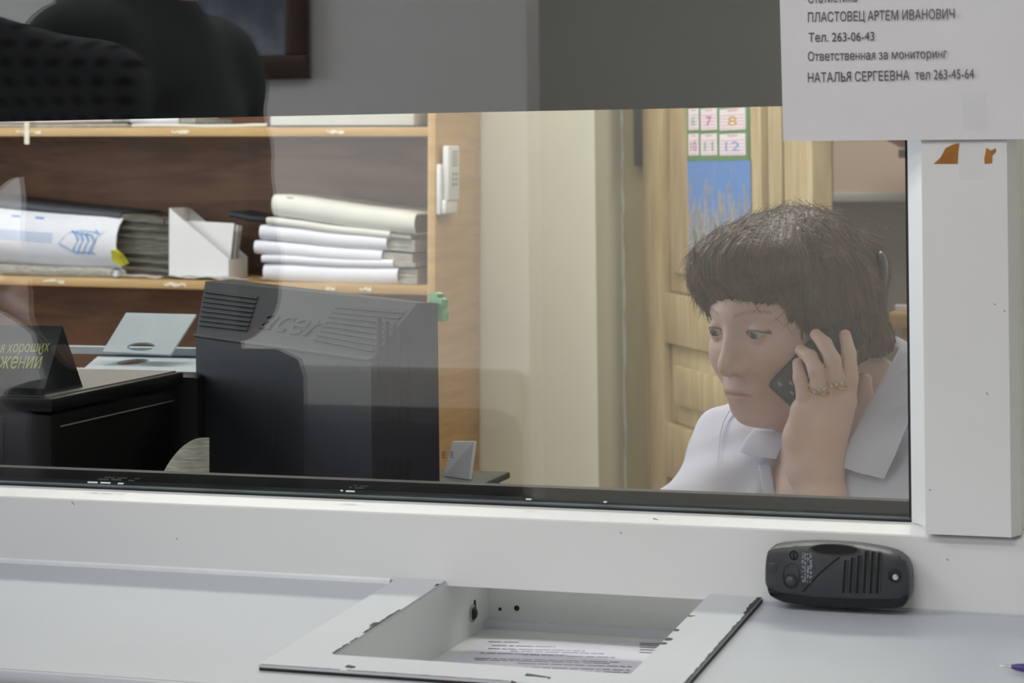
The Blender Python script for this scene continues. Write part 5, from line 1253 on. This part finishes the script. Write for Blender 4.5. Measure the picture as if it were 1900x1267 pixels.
def onblouse(u, v, lift=.0015):
    """nearest blouse point to the photographer along a sight line"""
    d_ = toV(PD(u, v, D0))-toV(PD(u, v, D0-.1)); d_ /= np.linalg.norm(d_); o_v = toV(PD(u, v, D0))
    rel = BLP-o_v; t_ = rel@d_; dist = np.linalg.norm(rel-t_[:, None]*d_, axis=1); k_ = dist < .006
    if not k_.any(): return None
    return o_v+d_*(t_[k_].min()-lift)
BLP = P_
for nm, line, wd2 in (('placket', [(1418, 862), (1422, 884), (1426, 906), (1429, 928), (1431, 950)], .0075), ('shoulder_seam', [(1366, 752), (1352, 764), (1342, 782), (1336, 804), (1333, 830), (1332, 856)], .0010)):
    pts = [onblouse(u, v) for u, v in line]; pts = [Vector(toW(p)) for p in pts if p is not None]
    if len(pts) > 2:
        e1v = Vector(e1)*wd2; tb_ = Vector(e2)*.0018
        V = []
        for p in pts: V += [p-e1v, p-e1v*.6+tb_, p+e1v*.6+tb_, p+e1v, p-tb_*2]
        F_ = [[i*5+k, i*5+(k+1) % 5, i*5+5+(k+1) % 5, i*5+5+k] for i in range(len(pts)-1) for k in range(5)]
        mk(nm, V, F_, 'blouse', blo, smooth=True, sharp=0)
# collar: two flat panels
def collar(name, px, fold=.006):
    P = [Vector(toW(pv(u, v, b))) for u, v, b in px]; n = len(P); tw = Vector(e2)
    cen_ = sum(P, Vector())/n
    ring = [p+(cen_-p)*.12+tw*fold for p in P]
    V = P+ring+[p-tw*.003 for p in P]; F_ = [[i, (i+1) % n, n+(i+1) % n, n+i] for i in range(n)]+[[n+i for i in range(n)]]+[[i, 2*n+i, 2*n+(i+1) % n, (i+1) % n] for i in range(n)]+[[2*n+i for i in range(n)][::-1]]
    return mk(name, V, F_, 'blouse', wom, smooth=True, sharp=60)
collar('collar', [(1672, 640, .045), (1640, 700, .080), (1605, 760, .102), (1572, 818, .114), (1549, 862, .120), (1592, 877, .136), (1640, 888, .148), (1662, 842, .154), (1684, 785, .150), (1712, 730, .136), (1735, 690, .115), (1712, 650, .07)], .003)
collar('collar', [(1640, 628, -.035), (1664, 624, -.015), (1682, 634, .008), (1712, 655, .030), (1700, 690, .045), (1690, 668, .030), (1672, 648, .020), (1654, 636, -.005)], .003)
collar('collar', [(1372, 838, .000), (1384, 812, -.010), (1400, 796, -.014), (1432, 796, .0), (1452, 800, .020), (1450, 826, .030), (1440, 852, .034), (1420, 849, .026), (1392, 846, .012)], .0015)
# trousers, shoes
L_ = SDF(); hip = M0-fv*.17+np.array([0, 0, -.50]); zf_ = -HC[2]
L_.ell(hip, (.175, .135, .12), .04, False, BR); L_.ell(hip+np.array([0, 0, .07])+fv*.02, (.165, .13, .1), .04, False, BR)
feet = []
for s in (-1, 1):
    h0 = hip+lv*.085*s; kn_ = h0+fv*.40+np.array([0, 0, .0]); an = kn_-fv*.10+np.array([0, 0, zf_+.09-kn_[2]]); L_.chain([h0, kn_, an], [.088, .064, .042], .03); feet.append(an)
P_, Q_ = L_.mesh(.009); npmesh('trousers', toW(P_), Q_[:, ::-1], 'navyc', wom)
for an in feet:
    Z_ = SDF(); a0 = an+np.array([0, 0, -.045]); Z_.cone(an+np.array([0, 0, -.02]), a0, .036, .034, .02); Z_.cone(a0+np.array([0, 0, -.008]), a0+fv*.13+np.array([0, 0, -.014]), .034, .026, .02); P_, Q_ = Z_.mesh(.006)
    npmesh('shoe', toW(P_), Q_[:, ::-1], 'shoe', wom)
# rings
for k_, (u, v), r in (('r', (1519, 722), .0112), ('m', (1551, 711), .0116)):
    c0 = pv(u, v, .1325 if k_ == 'r' else .131); ax0 = np.array(FG[k_][0][1])-np.array(FG[k_][0][0]); ax0 = ax0/np.linalg.norm(ax0); ax0 = ax0+np.array([.25, 0, 0]); ax0 /= np.linalg.norm(ax0)
    xx_ = np.cross(ax0, [0, 1, 0]); xx_ /= np.linalg.norm(xx_); yy_ = np.cross(ax0, xx_)
    ring = [Vector(toW(c0+r*(xx_*math.cos(t)+yy_*math.sin(t)))) for t in np.linspace(0, 2*math.pi, 25)]
    ro = tube('finger_ring', ring, .0012, 'gold', wom, 6)
    for t in (-.5, 0, .5):
        cg = c0+np.array([t*.010, r*.98, t*.003]); bm = bmesh.new(); bmesh.ops.create_icosphere(bm, subdivisions=1, radius=.0019); d = bmdata(bm); bm.free()
        mk('ring_stone', [Vector(toW(cg))+v for v in d[0]], d[1], 'chrome', ro)
# the phone in her hand
ph = root('mobile_phone', Vector(toW(pv(1515, 665, .098))), label='black mobile phone held against the cheek of the woman', cat='phone')
q0, q1 = pv(1456, 736, .094), pv(1580, 606, .082); axp = q1-q0; Lp = np.linalg.norm(axp); axp /= Lp; tn = np.array([-.12, 1, 0.1]); tn -= axp*(tn@axp); tn /= np.linalg.norm(tn); sd = np.cross(axp, tn)
PT = Matrix([[*(VB.T@axp)[[0]], *(VB.T@sd)[[0]], *(VB.T@tn)[[0]], 0], [*(VB.T@axp)[[1]], *(VB.T@sd)[[1]], *(VB.T@tn)[[1]], 0], [*(VB.T@axp)[[2]], *(VB.T@sd)[[2]], *(VB.T@tn)[[2]], 0], [0, 0, 0, 1]]); PT.translation = Vector(toW(q0))
mk('phone_body', *boxd((-.004, -.023, -.007), (Lp, .023, .007), PT, .005, 3), 'phone', ph, smooth=True)
for i, (x, y) in enumerate(((.004, .012), (.006, -.004), (.013, .004), (.004, -.016))): mk('phone_key', *boxd((x, y-.002, .0066), (x+.003, y+.003, .0078), PT, .0004), 'dp_print', ph)
# her chair
hw = toW(hip); ch = root('office_chair', (hw[0], hw[1], 0), label='dark fabric office chair the woman sits on', cat='chair')
fw = Vector(VB.T@fv); lw = Vector(VB.T@lv); CT = Matrix(((lw.x, fw.x, 0, hw[0]), (lw.y, fw.y, 0, hw[1]), (0, 0, 1, 0), (0, 0, 0, 1))); szt = hw[2]-.118
mk('seat', *boxd((-.23, -.20, szt-.07), (.23, .26, szt), CT, .03, 3), 'chair', ch, smooth=True); mk('backrest', *boxd((-.21, -.26, szt+.12), (.21, -.20, szt+.36), CT, .025, 3), 'chair', ch, smooth=True)
mk('back_bracket', *boxd((-.03, -.25, szt-.06), (.03, -.235, szt+.14), CT), 'black_pl', ch)
tube('column', [CT@Vector((0, 0, .09)), CT@Vector((0, 0, szt-.07))], .025, 'black_pl', ch)
for k in range(5):
    t = 2*math.pi*k/5; e = CT@Vector((.27*math.cos(t), .27*math.sin(t), .065)); lg = tube('leg', [CT@Vector((0, 0, .10)), e], [.025, .016], 'black_pl', ch)
    lathe('caster', [(.008, -.014), (.028, -.012), (.028, .012), (.008, .014)], Matrix.Translation(e-Vector((0, 0, .036)))@Matrix.Rotation(t, 4, 'Z')@Matrix.Rotation(HALF, 4, 'X'), 'black_pl', lg, 14)

# ---- two people in the lobby, seen only as reflections
def lobby_person(label, pos, face, top, armR, armL, sh=1.46, hgt=1.80, belly=.0, sleeve=.55):
    o = np.array([pos[0], pos[1], 0.]); f = np.array([math.cos(face), math.sin(face), 0]); r = np.array([f[1], -f[0], 0]); RB = np.stack([r, f, [0, 0, 1.]])
    W_ = lambda x, y, z: o+r*x+f*y+np.array([0, 0, z])
    rt = root('person', (pos[0], pos[1], 0), label=label, cat='person')
    b = SDF(); hz = hgt-.125
    b.ell(W_(0, .0, hz+.025), (.075, .095, .09), .02, False, RB); b.ell(W_(0, .035, hz-.035), (.062, .065, .085), .03, False, RB); b.cone(W_(0, .09, hz), W_(0, .115, hz-.035), .009, .011, .01)
    for s in (-1, 1): b.ell(W_(.076*s, 0, hz-.01), (.009, .02, .03), .008, False, RB); b.ell(W_(.033*s, .108, hz+.002), (.02, .02, .014), .01, True, RB)
    b.ell(W_(0, .096, hz-.068), (.022, .010, .008), .006, False, RB)
    b.cone(W_(0, -.02, hz-.08), W_(0, -.02, sh+.03), .056, .062, .03); b.cone(W_(-.12, -.01, sh-.04), W_(.12, -.01, sh-.04), .06, .06, .03)
    t = SDF(); t.cone(W_(-.16, -.01, sh-.03), W_(.16, -.01, sh-.03), .072, .072, .04); t.cone(W_(0, -.02, sh+.02), W_(.14, -.01, sh-.02), .06, .06, .03); t.cone(W_(0, -.02, sh+.02), W_(-.14, -.01, sh-.02), .06, .06, .03)
    t.ell(W_(0, .0, sh-.16), (.19, .135, .2), .05, False, RB); t.ell(W_(0, .01+belly*.5, sh-.32), (.175, .13+belly, .17), .05, False, RB); t.ell(W_(0, 0, sh-.43), (.17, .125, .08), .04, False, RB)
    for s, arm in ((1, armR), (-1, armL)):
        S0 = W_(.185*s, -.01, sh-.04); E0 = W_(*arm[0]); Wr = W_(*arm[1])
        t.cone(S0, S0+(E0-S0)*min(1, sleeve*1.6), .082, .070 if sleeve < .9 else .06, .03)
        if sleeve >= .9: t.cone(E0, E0+(Wr-E0)*.92, .056, .042, .02)
        b.chain([S0, E0, Wr], [.05, .042, .029], .02); dd = Wr-E0; sd_ = np.cross(dd, [0, 0, 1.]); sd_ = sd_ if np.linalg.norm(sd_) > .01 else r
        hand(b, Wr, dd, sd_*s, np.cross(sd_, dd), 1., 1.05, .4)
    def fold(F_, X, Y, Z): return F_+.004*np.sin(Z*60+X*30+Y*20)*np.sin(X*22-Z*14+1)
    t.fn(fold)
    def neckhole(F_, X, Y, Z):
        q = W_(0, .0, sh+.075); return np.maximum(F_, -(np.sqrt((X-q[0])**2+(Y-q[1])**2+((Z-q[2])*.9)**2)-.072))
    t.fn(neckhole)
    P_, Q_ = b.mesh(.0075); npmesh('body', P_, Q_, 'skin', rt, np.ones((len(P_), 3)))
    P_, Q_ = t.mesh(.0085); npmesh('shirt', P_, Q_, top, rt)
    l = SDF(); l.ell(W_(0, -.02, .95), (.18, .15, .14), .04, False, RB); l.ell(W_(0, 0, 1.03), (.185, .142, .13), .04, False, RB)
    for s in (-1, 1):
        l.ell(W_(.07*s, -.09, .90), (.095, .085, .11), .04, False, RB); l.chain([W_(.09*s, 0, .90), W_(.10*s, .01, .50), W_(.11*s, -.01, .09)], [.095, .068, .055], .03)
    P_, Q_ = l.mesh(.011); npmesh('trousers', P_, Q_, 'trouser', rt)
    for s in (-1, 1):
        z_ = SDF(); z_.cone(W_(.11*s, -.03, .06), W_(.115*s, .14, .04), .05, .036, .02); z_.cone(W_(.11*s, -.01, .1), W_(.11*s, -.01, .06), .046, .048, .02)
        z_.fn(lambda F_, X, Y, Z: np.maximum(F_, -(Z-.002))); P_, Q_ = z_.mesh(.007); npmesh('shoe', P_, Q_, 'shoe', rt)
    h = SDF(); h.ell(W_(0, -.012, hz+.045), (.083, .104, .092), .02, False, RB); h.ell(W_(0, .10, hz-.02), (.075, .075, .085), .02, True, RB); h.ell(W_(0, 0, hz-.10), (.11, .13, .07), .02, True, RB)
    P_, Q_ = h.mesh(.006); npmesh('hair', P_, Q_, 'hair_m', rt)
    return W_
mp_ = MR(262, 300, .80)
lobby_person('man in a charcoal t-shirt and black trousers reflected in the glass', (mp_.x, mp_.y), math.pi, 'tshirt', ((.235, -.05, 1.17), (.02, .175, 1.20)), ((-.235, -.03, 1.17), (-.02, .20, 1.25)), sh=1.55, hgt=1.88, belly=.0, sleeve=.56)
pp_ = MR(240, 150, .46); pp_.x -= .42; pp_.y = -.50
W2 = lobby_person('person in a dark plaid shirt holding up a camera, reflected in the glass', (pp_.x, pp_.y), HALF, 'plaid', ((.375, .03, 1.47), (.16, .20, 1.56)), ((-.36, .05, 1.36), (-.14, .20, 1.54)), sh=1.48, hgt=1.80, sleeve=1.)
cb = W2(0, .29, 1.62); cmr = root('photo_camera', cb, label='black photo camera held by the person in the plaid shirt', cat='camera')
box('camera_body', (cb[0]-.065, cb[1]-.03, cb[2]-.045), (cb[0]+.065, cb[1]+.03, cb[2]+.045), 'black_pl', cmr, bev=.008); box('viewfinder_hump', (cb[0]-.025, cb[1]-.025, cb[2]+.045), (cb[0]+.025, cb[1]+.025, cb[2]+.07), 'black_pl', cmr, bev=.006)
lathe('lens', [(.034, 0), (.036, .02), (.034, .06), (.030, .062), (.026, .05)], frameT((cb[0], cb[1]+.03, cb[2]-.005), (1, 0, 0), (0, 0, -1)), 'dp_dark', cmr)

# black bag on the man's hip
bgx0, bgx1 = MR(352, 760, .55).x, MR(557, 760, .55).x; bgt = MR(450, 648, .55).z
bag = root('shoulder_bag', ((bgx0+bgx1)/2, -.55, bgt-.32), label='black shoulder bag hanging at the hip of the man in the lobby', cat='bag')
box('bag_body', (bgx0, -.60, bgt-.32), (bgx1, -.50, bgt), 'trouser', bag, bev=.035); box('front_pocket', (bgx0+.015, -.502, bgt-.29), (bgx1-.015, -.488, bgt-.12), 'trouser', bag, bev=.006)
box('flap', (bgx0+.006, -.496, bgt-.13), (bgx1-.006, -.490, bgt-.03), 'trouser', bag, bev=.003)
tube('strap', [Vector((mp_.x+.17*math.sin(t)*.95, mp_.y+.205*math.cos(t), 1.075)) for t in np.linspace(-.9, 2*math.pi-.9, 26)], .012, 'trouser', bag, 8)
